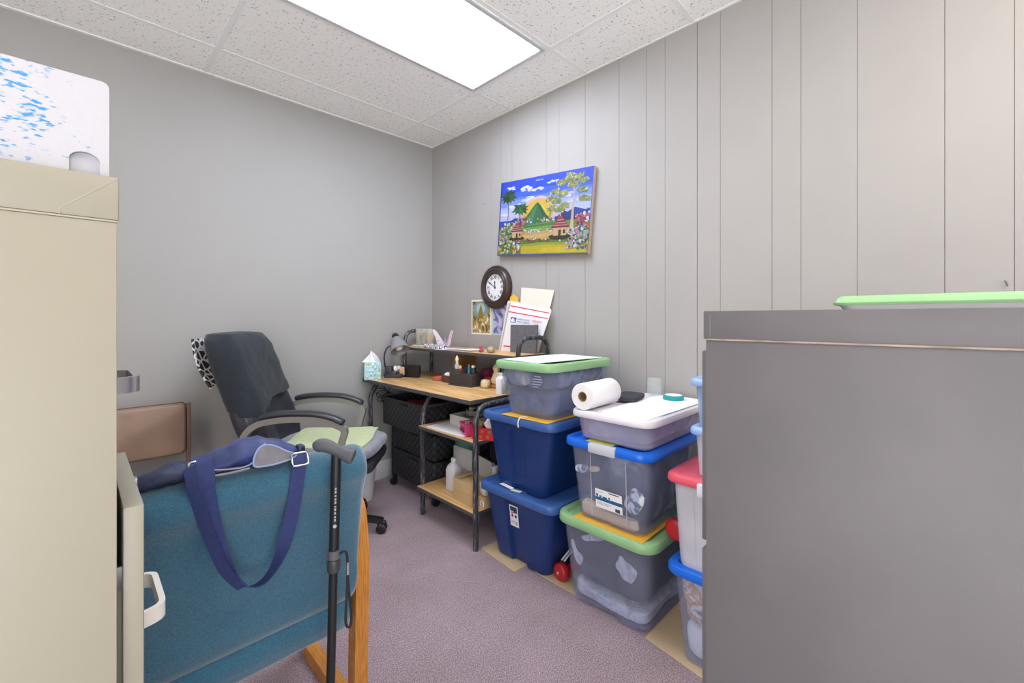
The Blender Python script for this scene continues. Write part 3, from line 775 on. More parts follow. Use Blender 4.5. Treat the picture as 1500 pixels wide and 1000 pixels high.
nrm_ = (wm(O).to_3x3() @ Vector((-1, 0, 0))).normalized()*.012
sc_.loft([[fs_[i][j] for j in range(11)]+[fs_[i][j]+nrm_ for j in range(10, -1, -1)] for i in range(17)])
solo('patterned_scarf', sc_, M_scarf, 'black and white lattice-print scarf hanging behind the office chair back', 'scarf', angle=70)
# grey cushion and green towel on the seat
solo('seat_cushion', MB().blob((-.012, 0, .4905), (.290, .252, .046), 3.6, .06, 9, seg=14, T=wm(O)), M_pillow, 'grey fabric cushion on the seat of the office chair', 'cushion', angle=70)
tw = MB()
def tow(u, w, k):
    x = -.215+.44*u+.012*sin(w*5); y = -.195+.40*w+.006*sin(u*8)
    ed = min(u, 1-u, w, 1-w)
    return Vector((x, y, .5345+k+.004*noise.noise(Vector((x*9, y*9, 1)))-.012*(1-sm(0, .09, ed))))
tw.loft([[tow(i/14, j/14, 0) for j in range(15)]+[tow(i/14, j/14, .012) for j in range(14, -1, -1)] for i in range(15)], T=wm(O))
solo('folded_towel', tw, M_green_towel, 'pale green folded towel on the office chair cushion', 'towel', angle=60)
# white waste bin behind
wbn = MB().lathe([(.10, .0), (.112, .004), (.142, .30), (.146, .305), (.142, .31), (.136, .305), (.108, .012)], (1.305, 2.775, 0), 28)
solo('waste_bin', wbn, M_whitep, 'white plastic waste bin on the carpet behind the office chair', 'waste bin')

# ------------------------------------------------------------------ on the desk
def rot_box(mb, c, w, d, z0, z1, a, b=.002, m=0, side=None):
    return mb.box(-w/2, w/2, -d/2, d/2, z0, z1, b, m, Matrix.Translation((c[0], c[1], 0)) @ Matrix.Rotation(a, 4, 'Z'), side=side)
M_tissue = patches('tissue_carton_print', [(.30, '#3f8fc0'), (.42, '#a9d8e4'), (.5, '#e7f0ee'), (.56, '#5ab0c8'), (.64, '#c7d64a'), (.75, '#3f77b8')], 26, .6, 2.2, 0)
X_ = thing('tissue_box', 'floral blue tissue box on the far left corner of the desk', 'tissue box', (1.492, 2.905, DZ))
ta = radians(-24)
obj('carton', rot_box(MB(), (1.492, 2.905), .112, .105, DZ, DZ+.122, ta, .002), M_tissue, X_)
tq = MB(); rg = []
for i in range(11):
    t_ = i/10; row = []
    for q in range(28):
        an = 2*pi*q/28; fold = 1+.35*sin(an*3+2*t_)+.18*sin(an*7+1)
        r_ = (.006+.036*(1-t_)**.8)*fold
        hgt = .062+.018*cos(an+.8)+.010*sin(3*an)
        row.append(Vector((1.492+r_*cos(an)*1.2-.012*t_, 2.905+r_*sin(an)*.75+.004*t_, DZ+.1225+hgt*t_)))
    rg.append(row)
tq.loft(rg); obj('tissue', tq, M_white, X_, angle=80)

# lamp on an organiser base
Lm = thing('desk_lamp', 'grey gooseneck desk lamp with organiser base beside the tissue box', 'lamp', (1.645, 2.875, DZ))
la = radians(-45); TL = Matrix.Translation((1.645, 2.875, 0)) @ Matrix.Rotation(la, 4, 'Z')
ob_ = MB().loft([rr(-.062, .068, -.045, .05, .03, DZ), rr(-.066, .072, -.05, .055, .034, DZ+.008), rr(-.066, .072, -.05, .055, .034, DZ+.028), rr(-.06, .066, -.044, .049, .03, DZ+.030), rr(-.06, .066, -.044, .049, .03, DZ+.016)], T=TL)
ob_.box(-.062, -.012, -.01, .052, DZ+.02, DZ+.078, .006, T=TL); ob_.box(-.012, .028, -.04, -.015, DZ+.02, DZ+.048, .005, T=TL)
obj('organiser_base', ob_, mat('slate_plastic', '#3d404a', .45), Lm)
gn = cr([(1.612, 2.935, DZ+.07), (1.600, 2.925, .87), (1.592, 2.915, .93), (1.612, 2.905, .985), (1.650, 2.89, 1.005), (1.672, 2.882, 1.035)], 6)
obj('gooseneck', MB().tube(gn, .0055, n=10), mat('gooseneck_metal', '#3b3c42', .35, .5), Lm)
axis = Vector((-.05, -.62, -.80)).normalized()
ap = Vector((1.668, 2.892, 1.068)); Qz = axis.to_track_quat('Z', 'Y').to_matrix().to_4x4(); TS = Matrix.Translation(ap) @ Qz
sh = MB().lathe([(.018, .012), (.030, .02), (.045, .05), (.058, .085), (.066, .115), (.069, .13), (.066, .131), (.055, .085), (.042, .05), (.028, .026), (.005, .022)], n=32, T=TS)
so = obj('lamp_shade', sh, mat('grey_shade', '#97979b', .45, .2), Lm)
obj('socket_cap', MB().lathe([(.006, -.022), (.020, -.014), (.026, 0), (.026, .016), (.02, .022)], n=20, T=TS), M_black, Lm)
obj('bulb', MB().lathe([(.012, .03), (.014, .05), (.026, .075), (.030, .095), (.024, .115), (.010, .123)], n=20, T=TS), mat('frosted_bulb', '#f3f1ec', .3), Lm)
solo('binder_clip', MB().blob((1.640, 2.842, .835), (.011, .009, .018), 3, .4, 40, seg=5).blob((1.662, 2.834, .838), (.012, .009, .016), 3, .4, 40, seg=5, seed=4), M_whitep, 'white plastic clip standing in the lamp organiser', 'clip')
solo('wooden_block', rot_box(MB(), (1.692, 2.832), .036, .03, DZ+.0165, DZ+.078, la, .003), mat('pale_wood', '#c7a178', .6, var=.1, vs=40), 'small pale wooden block in the lamp organiser', 'block')
solo('zip_pouch', MB().loft([[Matrix.Translation((1.742, 2.782, 0)) @ Matrix.Rotation(radians(-62), 4, 'Z') @ Vector((v.x*k, v.y-o_, z)) for v in rr(-.072, .072, -.016, .016, .008, 0)] for z, k, o_ in ((DZ, .84, 0), (DZ+.006, .88, 0), (DZ+.05, .97, .006), (DZ+.084, 1, .012), (DZ+.09, .97, .013))]), mat('glossy_black', '#1d2026', .18), 'glossy black case standing next to the lamp on the desk', 'case')

# little boxes and the pen holder
bx_ = thing('small_box', 'small brown box of tissue scraps in front of the hutch divider', 'box', (1.795, 2.385, DZ))
ba = radians(-96)
bx = MB(); cx, cy = 1.792, 2.388
bx.loft([[Matrix.Translation((cx, cy, 0)) @ Matrix.Rotation(ba, 4, 'Z') @ v for v in rr(-a, a, -b, b, .003, z)] for a, b, z in ((.055, .036, DZ), (.055, .036, DZ+.048), (.051, .032, DZ+.048), (.051, .032, DZ+.006))])
obj('box_body', bx, mat('dark_brown_card', '#5e3a35', .5), bx_)
solo('tissue_scrap', MB().blob((cx, cy, DZ+.0465), (.028, .045, .016), 3, .35, 45, seg=6), mat('bluish_tissue', '#dfe3f2', .9), 'crumpled bluish white tissue in the small brown box', 'tissue')
solo('orange_dish', MB().lathe([(.03, 0), (.046, .006), (.05, .022), (.046, .024), (.040, .010)], (1.80, 2.52, DZ), 24), mat('orange_red_plastic', '#d2664e', .4), 'orange-red round dish behind the small brown box', 'dish')
solo('wooden_cube', MB().box(1.752, 1.772, 2.312, 2.330, DZ, DZ+.022, .003), mat('pale_wood', '#c7a178'), 'tiny wooden cube between brown box and pen holder', 'cube')
PH = thing('pen_holder', 'black woven pen holder with open compartments on the desk', 'pen holder', (1.80, 2.2, DZ))
TP = Matrix.Translation((1.737, 2.098, 0)) @ Matrix.Rotation(radians(8), 4, 'Z')
ph = MB()
def open_box(mb, x0, x1, y0, y1, z0, z1, th, T=None, m=0):
    return mb.loft([rr(x0, x1, y0, y1, .003, z0, 2), rr(x0, x1, y0, y1, .003, z1, 2), rr(x0+th, x1-th, y0+th, y1-th, .002, z1, 2), rr(x0+th, x1-th, y0+th, y1-th, .002, z0+.004, 2)], m, T=T)
ph.box(-.004, .098, -.004, .196, DZ, DZ+.008, .002, T=TP)
open_box(ph, .0, .094, .095, .19, DZ+.008, DZ+.108, .005, TP); open_box(ph, .0, .094, .0, .093, DZ+.008, DZ+.082, .005, TP)
for k in range(6):
    z_ = DZ+.016+k*.0115
    ph.box(-.0025, .0, .004, .089, z_, z_+.007, .001, T=TP); ph.box(.004, .09, -.0025, .0, z_, z_+.007, .001, T=TP)
    ph.box(-.0025, .0, .099, .186, z_, z_+.007, .001, T=TP)
obj('tray', ph, mat('dark_woven_fibre', '#453f3d', .6, var=.35, vs=220, bump=.6, bs=260), PH)
pw = lambda x, y, z: TP @ Vector((x, y, z))
sb = thing('spray_bottle', 'small clear spray bottle with cream pump in the pen holder', 'bottle', pw(.03, .15, DZ+.013))
c0 = pw(.03, .15, 0)
obj('bottle', MB().lathe([(.016, DZ+.014), (.017, .86), (.016, .895), (.008, .908)], (c0.x, c0.y, 0), 18), frosted('clear_bottle', '#dfe6f0', .45), sb)
obj('pump', MB().lathe([(.009, .908), (.009, .925), (.012, .927), (.012, .943), (.007, .945), (.007, .955), (.005, .957)], (c0.x, c0.y, 0), 16), mat('cream_plastic', '#e3d6c6', .4), sb)
def cyl(name, x, y, z0, z1, r, m, label, cat, cap=None, capm=None):
    p = pw(x, y, 0)
    t = thing(name, label, cat, (p.x, p.y, z0))
    obj('barrel', MB().lathe([(r*.9, z0), (r, z0+.003), (r, z1-.02), (r*.7, z1-.014)], (p.x, p.y, 0), 14), m, t)
    obj('cap', MB().lathe([(r*.72, z1-.014), (r*.72, z1-.002), (r*.55, z1)], (p.x, p.y, 0), 14), capm or m, t)
zt = DZ+.013
cyl('glue_tube', .022, .112, zt, .895, .012, mat('red_yellow_wrapper', '#d8392c', .45), 'red wrapped tube standing in the pen holder', 'tube', capm=mat('yellow_plastic', '#e6c63a', .4))
cyl('marker', .05, .175, zt, .89, .010, mat('white_plastic', '#fff'), 'white marker at the back of the pen holder', 'marker')
cyl('pen', .045, .06, zt, .905, .008, mat('teal_plastic', '#2f7f92', .4), 'teal pen in the front compartment of the pen holder', 'pen')
cyl('pen', .062, .075, zt, .900, .007, mat('slate_blue_plastic', '#3e5c78', .4), 'slate blue pen behind the teal pen in the holder', 'pen')
cyl('dark_bottle', .055, .03, zt, .90, .018, mat('dark_slate_plastic', '#2f3a46', .3), 'dark bottle with beige cap in the pen holder', 'bottle', capm=mat('cream_plastic', '#e3d6c6'))
cyl('wooden_peg', .018, .055, zt, .845, .008, mat('pale_wood', '#c7a178'), 'pale wooden peg at the front of the pen holder', 'peg')
cyl('wooden_peg', .018, .022, zt, .840, .006, mat('beige_plastic', '#d8c3a0', .5), 'thin beige peg at the right front of the pen holder', 'peg')
# ornaments right of it
gl = MB()
for q in range(7):
    an = 2*pi*q/7; gl.blob((1.80+.014*cos(an), 2.032+.014*sin(an), DZ+.026), (.017, .017, .026), 2.4, .1, 30, seg=5, seed=q)
solo('garlic_ornament', gl, mat('cream_glaze', '#ddc9a6', .5, var=.2, vs=60), 'round cream segmented ornament beside the pen holder', 'ornament')
fg = thing('bird_figurine', 'cream long-necked bird figurine on the desk beside the white bottle', 'figurine', (1.85, 1.985, DZ))
obj('figure', MB().lathe([(.020, DZ+.022), (.032, DZ+.03), (.036, DZ+.05), (.028, DZ+.072), (.019, DZ+.09), (.020, DZ+.108), (.023, DZ+.122), (.019, DZ+.138), (.008, DZ+.146)], (1.85, 1.985, 0), 20).blob((1.836, 1.985, DZ+.122), (.018, .008, .008), 2.5, seg=4), mat('cream_figurine', '#dcc8a4', .5, var=.12, vs=40), fg)
obj('base', MB().lathe([(.026, DZ), (.034, DZ+.004), (.034, DZ+.02), (.026, DZ+.024)], (1.85, 1.985, 0), 20), mat('tan_pottery', '#b8824e', .6, var=.2, vs=50), fg)
wb_ = thing('white_bottle', 'flat white bottle at the right end of the desk top', 'bottle', (1.72, 1.80, DZ))
obj('bottle_body', MB().loft([rr(1.692, 1.735, 1.778, 1.825, .008, DZ), rr(1.69, 1.737, 1.776, 1.827, .01, DZ+.006), rr(1.69, 1.737, 1.776, 1.827, .01, DZ+.09), rr(1.70, 1.727, 1.786, 1.817, .01, DZ+.102)]), M_whitep, wb_)
obj('cap', MB().lathe([(.011, DZ+.102), (.011, DZ+.118), (.008, DZ+.12)], (1.7135, 1.8015, 0), 14), M_ivory, wb_)
solo('round_tin', MB().lathe([(.03, 0), (.032, .004), (.032, .085), (.034, .087), (.034, .104), (.03, .107)], (1.80, 1.885, DZ), 22), mat('pale_grey_tin', '#c9c5c0', .4), 'pale grey round tin behind the flat white bottle', 'tin')
solo('purple_pouch', MB().blob((1.955, 2.185, DZ+.05), (.045, .05, .05), 3, .12, 16, seg=8), mat('plum_fabric', '#7a2b52', .8, var=.15, vs=30), 'plum purple fabric pouch behind the pen holder', 'pouch')
solo('red_box', rot_box(MB(), (1.91, 2.085), .06, .09, DZ, DZ+.055, .2), mat('red_card', '#b32a35', .5), 'small red box behind the bird figurine', 'box')
solo('gift_bag', MB().blob((1.985, 2.0, DZ+.075), (.045, .075, .075), 4, .1, 14, seg=8), M_blackm, 'black bag at the back of the desk under the hutch shelf', 'bag')
solo('green_tube', MB().tube([(1.93, 2.105, DZ+.0645), (1.93, 2.045, DZ+.0675)], .011, n=12), mat('olive_plastic', '#8f9a3e', .5), 'olive green tube lying on the small red box', 'tube')

# tangled cable at the left desk leg
cb = []
for i in range(60):
    t_ = i/59; cb.append((1.55+.035*cos(t_*31)+.012*sin(t_*9), 2.86+.05*sin(t_*23)+.03*cos(t_*5), .655+.035*sin(t_*17+1)-.02*t_))
solo('power_cord', MB().tube(cr([(1.62, 2.955, .766)]+[(1.60, 2.95, .72)]+cb+[(1.60, 2.85, .70), (1.68, 2.78, .705)], 3), .0028, n=6), mat('black_cable', '#1d1d20', .5), 'tangled black power cord beneath the left end of the desk', 'cord')

# ------------------------------------------------------------------ on the hutch shelf
M_jar = frosted('etched_glass', '#dfe3e2', .26, .08, (.97, .98, .97, 1))
solo('glass_tray', MB().box(1.83, 1.93, 2.70, 2.925, HZ, HZ+.010, .003), M_whitep, 'white tray under the glass tumblers on the hutch shelf', 'tray')
for i, (y, lab, c) in enumerate(((2.885, 'left tumbler of three with amber flecks on the white tray', '#b98a35'), (2.815, 'middle tumbler of three with amber flecks on the white tray', '#8f6a2a'), (2.743, 'right tumbler of three holding bright orange filling', '#e09a20'))):
    g = thing('glass_tumbler', lab, 'glass', (1.875, y, HZ+.01))
    obj('glass', MB().lathe([(.028, HZ+.0105), (.031, HZ+.014), (.033, HZ+.125), (.0345, HZ+.135), (.032, HZ+.135), (.030, HZ+.016)], (1.875, y, 0), 20), M_jar, g)
    obj('filling', MB().blob((1.875, y, HZ+.066), (.023, .023, .05), 2.2, .35, 40, seg=6, seed=i), mat('amber_'+str(i), c, .5, var=.4, vs=70), g)
M_wing = patches('pink_white_wing', [(.35, '#e79cb4'), (.48, '#f3e6ec'), (.58, '#dfe6f2'), (.7, '#d98aa8')], 14, .5, 1, 0)
bf = thing('butterfly_ornament', 'pink and white butterfly ornament on the hutch shelf', 'ornament', (1.88, 2.555, HZ))
for s, k in ((1, 1.0), (-1, 1.0)):
    outl = cr([(0, .02, 0), (.03*s, .045, 0), (.085*s, .108, 0), (.112*s, .125, 0), (.118*s, .105, 0), (.092*s, .065, 0), (.085*s, .035, 0), (.06*s, .012, 0), (.02*s, .006, 0)], 4, True)
    obj('wing', MB().prism([(p.x, p.y) for p in outl], -.002, .002, lambda u, v, w, s=s: (1.88+w-abs(u)*.25, 2.555+u, HZ+.008+v)), M_wing, bf)
obj('body', MB().tube([(1.88, 2.555, HZ+.001), (1.877, 2.555, HZ+.03), (1.874, 2.555, HZ+.075)], [.007, .008, .004], n=10), M_piping, bf)
bo = []
for i in range(80):
    an = 2*pi*i/80; bo.append((1.80+.022*cos(an)+.007*cos(an*9), 2.575+.115*sin(an), HZ+.014+.009*sin(an*11)))
solo('striped_hairband', MB().tube(bo, .009, n=10, loop=True), stripes('navy_white_stripes', '#1f2f66', '#eceef4', 28, 'Y', 2), 'navy and white striped hairband in front of the butterfly', 'hairband')
for i, (c, w, d, a, m_, lab, z) in enumerate((((1.84, 2.42), .12, .22, .2, M_white, 'white sheet of paper beneath the blue leaflet on the hutch', 0), ((1.815, 2.33), .09, .17, .45, mat('blue_print_paper', '#8fb3e2', .8, var=.12, vs=30), 'light blue leaflet lying on papers on the hutch shelf', .0025), ((1.86, 2.24), .12, .15, -.15, M_whitew, 'cream sheet of paper right of the blue leaflet on the hutch', .005))):
    solo('paper_sheet', rot_box(MB(), c, w, d, HZ+z, HZ+z+.002, a, 0), m_, lab, 'paper')
rf = MB().blob((1.80, 2.075, HZ+.012), (.014, .016, .012), 2.5, .35, 60, seg=5).blob((1.80, 2.078, HZ+.032), (.009, .010, .012), 2.5, .3, 60, seg=4)
solo('red_trinket', rf, mat('dusky_red_enamel', '#a84a58', .4, var=.3, vs=80), 'tiny dusky red figure near the right end of the hutch', 'trinket')
dh = MB().lathe([(.014, 0), (.024, .008), (.028, .022), (.022, .034), (.008, .04)], (1.812, 1.995, HZ), 18)
solo('trinket_pot', dh, mat('grey_gold_pottery', '#a69878', .4, var=.3, vs=90), 'small mottled grey lidded pot left of the envelopes', 'pot')

# envelopes, book and papers leaning on the wall at the right end of the hutch
def leaf(poly, x0, x1, th, m=0, mb=None):
    """sheet with corners given as (y, z); leans from x0 at the shelf to x1 at its top"""
    mb = mb or MB()
    zt = max(p[1] for p in poly)
    f = lambda u, v, w: Vector((x0+(x1-x0)*(v-HZ)/(zt-HZ)+w, u, v))
    return mb.prism(poly, 0, th, f, m)
M_mail = mat('white_card_envelope', '#e9e7ea', .7)
ev = thing('mailing_envelope', 'white priority mail envelope with red bands standing on the hutch shelf', 'envelope', (2.01, 1.89, HZ))
EX0, EX1 = 1.992, 2.026
poly = [(2.090, HZ), (1.778, HZ), (1.685, 1.240), (1.692, 1.258), (2.035, 1.315)]
zt_ = 1.315
obj('sheet', leaf(poly, EX0, EX1, .004), M_mail, ev)
def on_env(u, v, off):  # u 0..1 left to right, v 0..1 up
    yl = 2.090+(2.035-2.090)*v; yr = 1.778+(1.685-1.778)*v; zl = HZ+(1.315-HZ)*v; zr = HZ+(1.256-HZ)*v
    y = yl+(yr-yl)*u; z = zl+(zr-zl)*u
    return Vector((EX0+(EX1-EX0)*(z-HZ)/(zt_-HZ)-off, y, z))
pr = MB()
def patch(u0, u1, v0, v1, m, off=.0006):
    pr.loft([[on_env(u, v, o_) for u, v in ((u0, v0), (u1, v0), (u1, v1), (u0, v1))] for o_ in (-.001, off)], m)
patch(.02, .985, .895, .915, 0); patch(.0, .99, .775, .795, 0); patch(.03, .45, .085, .11, 0); patch(.80, .985, .06, .085, 0)
patch(.09, .235, .585, .69, 1)
pr.loft([[on_env(u, v, o_) for u, v in ((.10, .60), (.20, .60), (.225, .625), (.15, .635), (.215, .66), (.12, .668))] for o_ in (0, .001)], 2)
obj('printed_bands', pr, [mat('red_ink', '#c8323a', .6), mat('blue_ink', '#1f4f9e', .6), mat('white_ink', '#f2f2f4', .6)], ev)
def env_text(u, v, txt, size, m):
    o_ = on_env(u, v, .0008); ex = (on_env(u+.1, v, .0008)-o_).normalized(); ey = (on_env(u, v+.1, .0008)-o_); ey = (ey-ex*ey.dot(ex)).normalized(); ez = ex.cross(ey)
    Tm = Matrix((( *ex, 0), (*ey, 0), (*ez, 0), (0, 0, 0, 1))).transposed(); Tm.translation = o_
    return MB().text(txt, size, Tm)
tx = env_text(.265, .655, 'UNITED STATES', .0150, 0); t2 = env_text(.265, .60, 'POSTAL SERVICE', .0150, 0); tx.add(t2.v, t2.f)
obj('lettering', tx, mat('blue_ink', '#1f4f9e'), ev)
tx = env_text(.66, .655, 'PRIORITY', .019, 0); t2 = env_text(.73, .60, 'MAIL', .016, 0); tx.add(t2.v, t2.f)
obj('lettering', tx, mat('red_ink', '#c8323a'), ev)
solo('cream_sheet', leaf([(1.98, HZ), (1.80, HZ), (1.692, 1.372), (1.972, 1.402)], 2.036, 2.058, .003), mat('cream_paper', '#e6e0d2', .8), 'tall cream sheet of paper behind the priority mail envelope', 'paper')
solo('yellow_envelope', leaf([(2.04, HZ), (1.93, HZ), (1.985, 1.30), (1.995, 1.335), (2.035, 1.36), (2.068, 1.342)], 2.028, 2.051, .003), M_yellow, 'yellow envelope peeking out between clock and white envelope', 'envelope')
for i, (y0, y1, ztp, x0, c, lab) in enumerate(((2.148, 2.02, 1.318, 2.02, '#d9d5d0', 'grey-white envelope standing leftmost in the hutch paper stack'), (2.128, 1.99, 1.300, 2.012, '#b6a99c', 'tan folder standing just right of the leftmost envelope'), (2.112, 1.97, 1.28, 2.004, '#e6e4e4', 'white leaflet standing in front of the tan folder'))):
    solo('upright_folder', leaf([(y0, HZ), (y1, HZ), (y1-.035, ztp-.01), (y0-.06, ztp)], x0, x0+.028, .003), mat('card_'+c[1:], c, .8, var=.04, vs=30), lab, 'folder')
M_speck = mat('speckled_grey_cover', '#55565b', .7, hex2='#6f7076', vs=160)
bk = thing('speckled_book', 'dark grey speckled book in front of the priority mail envelope', 'book', (1.965, 1.875, HZ))
obj('cover', leaf([(1.975, HZ), (1.757, HZ), (1.757, 1.158), (1.985, 1.158)], 1.958, 1.972, .012), M_speck, bk)

# ------------------------------------------------------------------ on the walls
ck = thing('wall_clock', 'round dark brown wall clock with roman numerals', 'clock', (XR-.004, 2.212, 1.414))
CT = Matrix.Translation((XR-.002, 2.212, 1.414)) @ Matrix(((0, 0, -1, 0), (-1, 0, 0, 0), (0, 1, 0, 0), (0, 0, 0, 1)))   # local x to the right, y up, z out of the wall
obj('rim', MB().lathe([(.150, 0), (.152, .012), (.148, .022), (.140, .026), (.136, .024), (.130, .032), (.120, .036), (.114, .032), (.110, .036), (.102, .038), (.096, .034), (.092, .020)], n=64, T=CT, caps=(True, False)), mat('dark_walnut_lacquer', '#3b2d2c', .3), ck)
fc = obj('face', MB().lathe([(.096, .014), (.096, .0185)], n=48, T=CT), mat('clock_paper', '#e6e6ea', .5), ck)
nm = MB()
for i, s in enumerate(('XII', 'I', 'II', 'III', 'IIII', 'V', 'VI', 'VII', 'VIII', 'IX', 'X', 'XI')):
    an = -2*pi*i/12
    nm.text(s, .030, CT @ Matrix.Rotation(an, 4, 'Z') @ Matrix.Translation((0, .060, .019)) @ Matrix.Scale(.8, 4, (1, 0, 0)), 0, 'CENTER', .02)
for i in range(60):
    nm.box(-.0006, .0006, .0895, .0925, .0186, .0192, T=CT @ Matrix.Rotation(2*pi*i/60, 4, 'Z'))
obj('numerals', nm, M_blackm, ck)
for an, ln, w, nme in ((radians(4), .046, .0055, 'hour_hand'), (radians(58), .068, .0038, 'minute_hand')):
    hb = MB(); hb.prism([(-w/2, -.012), (w/2, -.012), (w*.5, ln*.6), (w*1.1, ln*.72), (0, ln), (-w*1.1, ln*.72), (-w*.5, ln*.6)], .020, .0212, lambda u, v, w_, an=an: CT @ Matrix.Rotation(an, 4, 'Z') @ Vector((u, v, w_)))
    obj(nme, hb, M_blackm, ck)
obj('pivot', MB().lathe([(.005, .019), (.005, .0235)], n=14, T=CT), M_blackm, ck)

# two pictures taped to the panelling
def wallrect(mb, y0, y1, z0, z1, off, th=.0008, m=0): return mb.box(XR-off-th, XR-off, min(y0, y1), max(y0, y1), z0, z1, 0, m)
M_icon = patches('gilded_crowd_print', [(.28, '#2e2a20'), (.42, '#7d6a34'), (.50, '#c9a455'), (.56, '#5a6a4a'), (.66, '#d9c9a0'), (.8, '#6d4a2a')], 34, .5, 1.5, 0)
pc = thing('printed_picture', 'small gilded print with white border on the panelling left of the clock', 'picture', (XR-.002, 2.38, 1.08))
pm = MB(); wallrect(pm, 2.268, 2.49, 1.083, 1.335, .0006); obj('print_border', pm, M_whitew, pc)
pm = MB(); wallrect(pm, 2.284, 2.478, 1.095, 1.322, .0016, .0004)
obj('print_image', pm, M_icon, pc)
pm = MB()
def disc(mb, y, z, ry, rz, off, m, n=20, jit=0):
    ps = []
    for k in range(n):
        a = 2*pi*k/n; r_ = 1+jit*(random.random()-.5); ps.append((y+ry*r_*cos(a), z+rz*r_*sin(a)))
    mb.prism(ps, 0, .0002, lambda u, v, w: (XR-off-w, u, v), m)
disc(pm, 2.385, 1.27, .085, .05, .0021, 0, 24, .1); disc(pm, 2.385, 1.272, .05, .036, .0024, 1, 24, .1)
pm.prism([(2.355, 1.17), (2.415, 1.17), (2.405, 1.25), (2.39, 1.285), (2.383, 1.308), (2.376, 1.285), (2.363, 1.25)], 0, .0002, lambda u, v, w: (XR-.0027-w, u, v), 2)
for k in range(26):
    disc(pm, 2.30+.165*random.random(), 1.105+.09*random.random(), .006+.006*random.random(), .009+.01*random.random(), .003+.0001*k/26, 3+k % 4, 8, .5)
obj('print_figures', pm, [flat('7b98a0'), flat('a9bdb8'), flat('8a7326'), flat('c9a45a'), flat('e3d6b8'), flat('4e5a3e'), flat('a8742e')], pc)
p2 = thing('printed_picture', 'narrow blue and pink print half hidden beneath the clock', 'picture', (XR-.002, 2.19, 1.08))
pm = MB(); wallrect(pm, 2.09, 2.262, 1.085, 1.32, .0006); obj('print_border', pm, mat('pale_blue_border', '#bcd0d4', .6), p2)
obj('print_image', wallrect(MB(), 2.10, 2.252, 1.093, 1.31, .0016, .0004), patches('blue_pink_print', [(.3, '#2c3f6e'), (.45, '#6b7fae'), (.55, '#c9b4cc'), (.7, '#7fa8b0')], 9, .5, 2, 0), p2)

# landscape painting --------------------------------------------------------
PT = Matrix.Translation((XR-.003, 1.781, 1.8385)) @ Matrix(((0, 0, -1, 0), (-1, 0, 0, 0), (0, 1, 0, 0), (0, 0, 0, 1))) @ Matrix.Rotation(radians(-5), 4, 'Z')
PWd, PHt = .746, .49
pt = thing('landscape_painting', 'bright painting of green mountain and red-roofed huts hung askew', 'painting', (XR-.003, 1.781, 1.60))
obj('canvas', MB().box(-PWd/2, PWd/2, -PHt/2, PHt/2, .002, .028, .002, T=PT), mat('raw_canvas_edge', '#b9a58f', .8, var=.08, vs=40), pt)
PC = []; pa = MB(); lay = [0]
def pcol(h):
    h = ''.join('%02x' % int(int(h[i:i+2], 16)*(.76 if i < 4 else .84)) for i in (0, 2, 4))
    if h not in PC: PC.append(h)
    return PC.index(h)
def ptp(u, v, w): return PT @ Vector(((u-.5)*PWd, (.5-v)*PHt, .0282+w))
def P_(pts, h):
    lay[0] += 1; w = lay[0]*.000004
    pa.prism(pts, w-.0002 if w > .0002 else 0, w+.00004, lambda u, v, q: ptp(u, v, q), pcol(h))
def E_(cx, cy, rx, ry, h, jit=.25, n=10):
    P_([(min(.995, max(.005, cx+rx*cos(2*pi*k/n)*(1+jit*(random.random()-.5)))), min(.995, max(.005, cy+ry*sin(2*pi*k/n)*(1+jit*(random.random()-.5))))) for k in range(n)], h)
def dabs(x0, x1, y0, y1, n, cols, r0=.006, r1=.014):
    for _ in range(n):
        r_ = r0+(r1-r0)*random.random(); E_(x0+(x1-x0)*random.random(), y0+(y1-y0)*random.random(), r_*.8, r_*1.1, random.choice(cols), .7, 6)
P_([(0, 0), (1, 0), (1, 1), (0, 1)], '3358d8')
for k, (y, h) in enumerate(((.10, '2f58e0'), (.16, '4a72e6'), (.22, '6b8eea'), (.27, '8fabf0'), (.33, 'b7c8f2'), (.39, 'cfd8f2'), (.45, 'dcd6e8'))):
    P_([(.005, y+.02*sin(k*2)), (.35, y+.025*sin(k*3+1)), (.7, y-.01), (.995, y+.03*cos(k)), (.995, y+.08), (.005, y+.08)], h)
for cx, cy, s in ((.12, .10, .05), (.35, .13, .07), (.42, .17, .06), (.62, .10, .05), (.18, .35, .08), (.10, .45, .09), (.30, .27, .07), (.86, .35, .07), (.75, .28, .06)):
    for _ in range(7): E_(cx+(random.random()-.5)*s*2.4, cy+(random.random()-.5)*s*.7, s*.45, s*.22, random.choice(('eef1fa', 'd6def4', 'fafafc')), .5)
for r_, h in ((.20, 'e9cfae'), (.165, 'f0c463'), (.13, 'f3cd38'), (.09, 'f6dc50')): E_(.46, .46, r_, r_*1.05, h, .05, 28)
P_([(.02, .60), (.2, .50), (.32, .53), (.5, .56), (.7, .54), (.85, .44), (.99, .50), (.99, .62), (.02, .64)], '2c4f9a')
P_([(.62, .58), (.74, .47), (.84, .52), (.99, .47), (.99, .62)], '31417f')
P_([(.27, .60), (.33, .50), (.42, .36), (.455, .325), (.49, .37), (.56, .50), (.66, .60)], '3f7a4c')
P_([(.30, .60), (.36, .50), (.43, .38), (.452, .34), (.44, .42), (.42, .52), (.40, .60)], '55935a')
P_([(.46, .34), (.53, .46), (.61, .57), (.55, .57), (.49, .45)], '2f5f40')
dabs(.28, .66, .53, .61, 40, ['e4e6ea', '8fa84a', 'c9c05a', 'd9a0a0', '5a7f9a', 'f0eee0'])
P_([(.0, .60), (.3, .61), (.66, .58), (1, .60), (1, .76), (0, .78)], '6fa246')
P_([(.28, .62), (.66, .60), (.66, .68), (.28, .70)], '84b04a'); P_([(.30, .62), (.66, .60), (.64, .63), (.32, .645)], '4f8a3c')
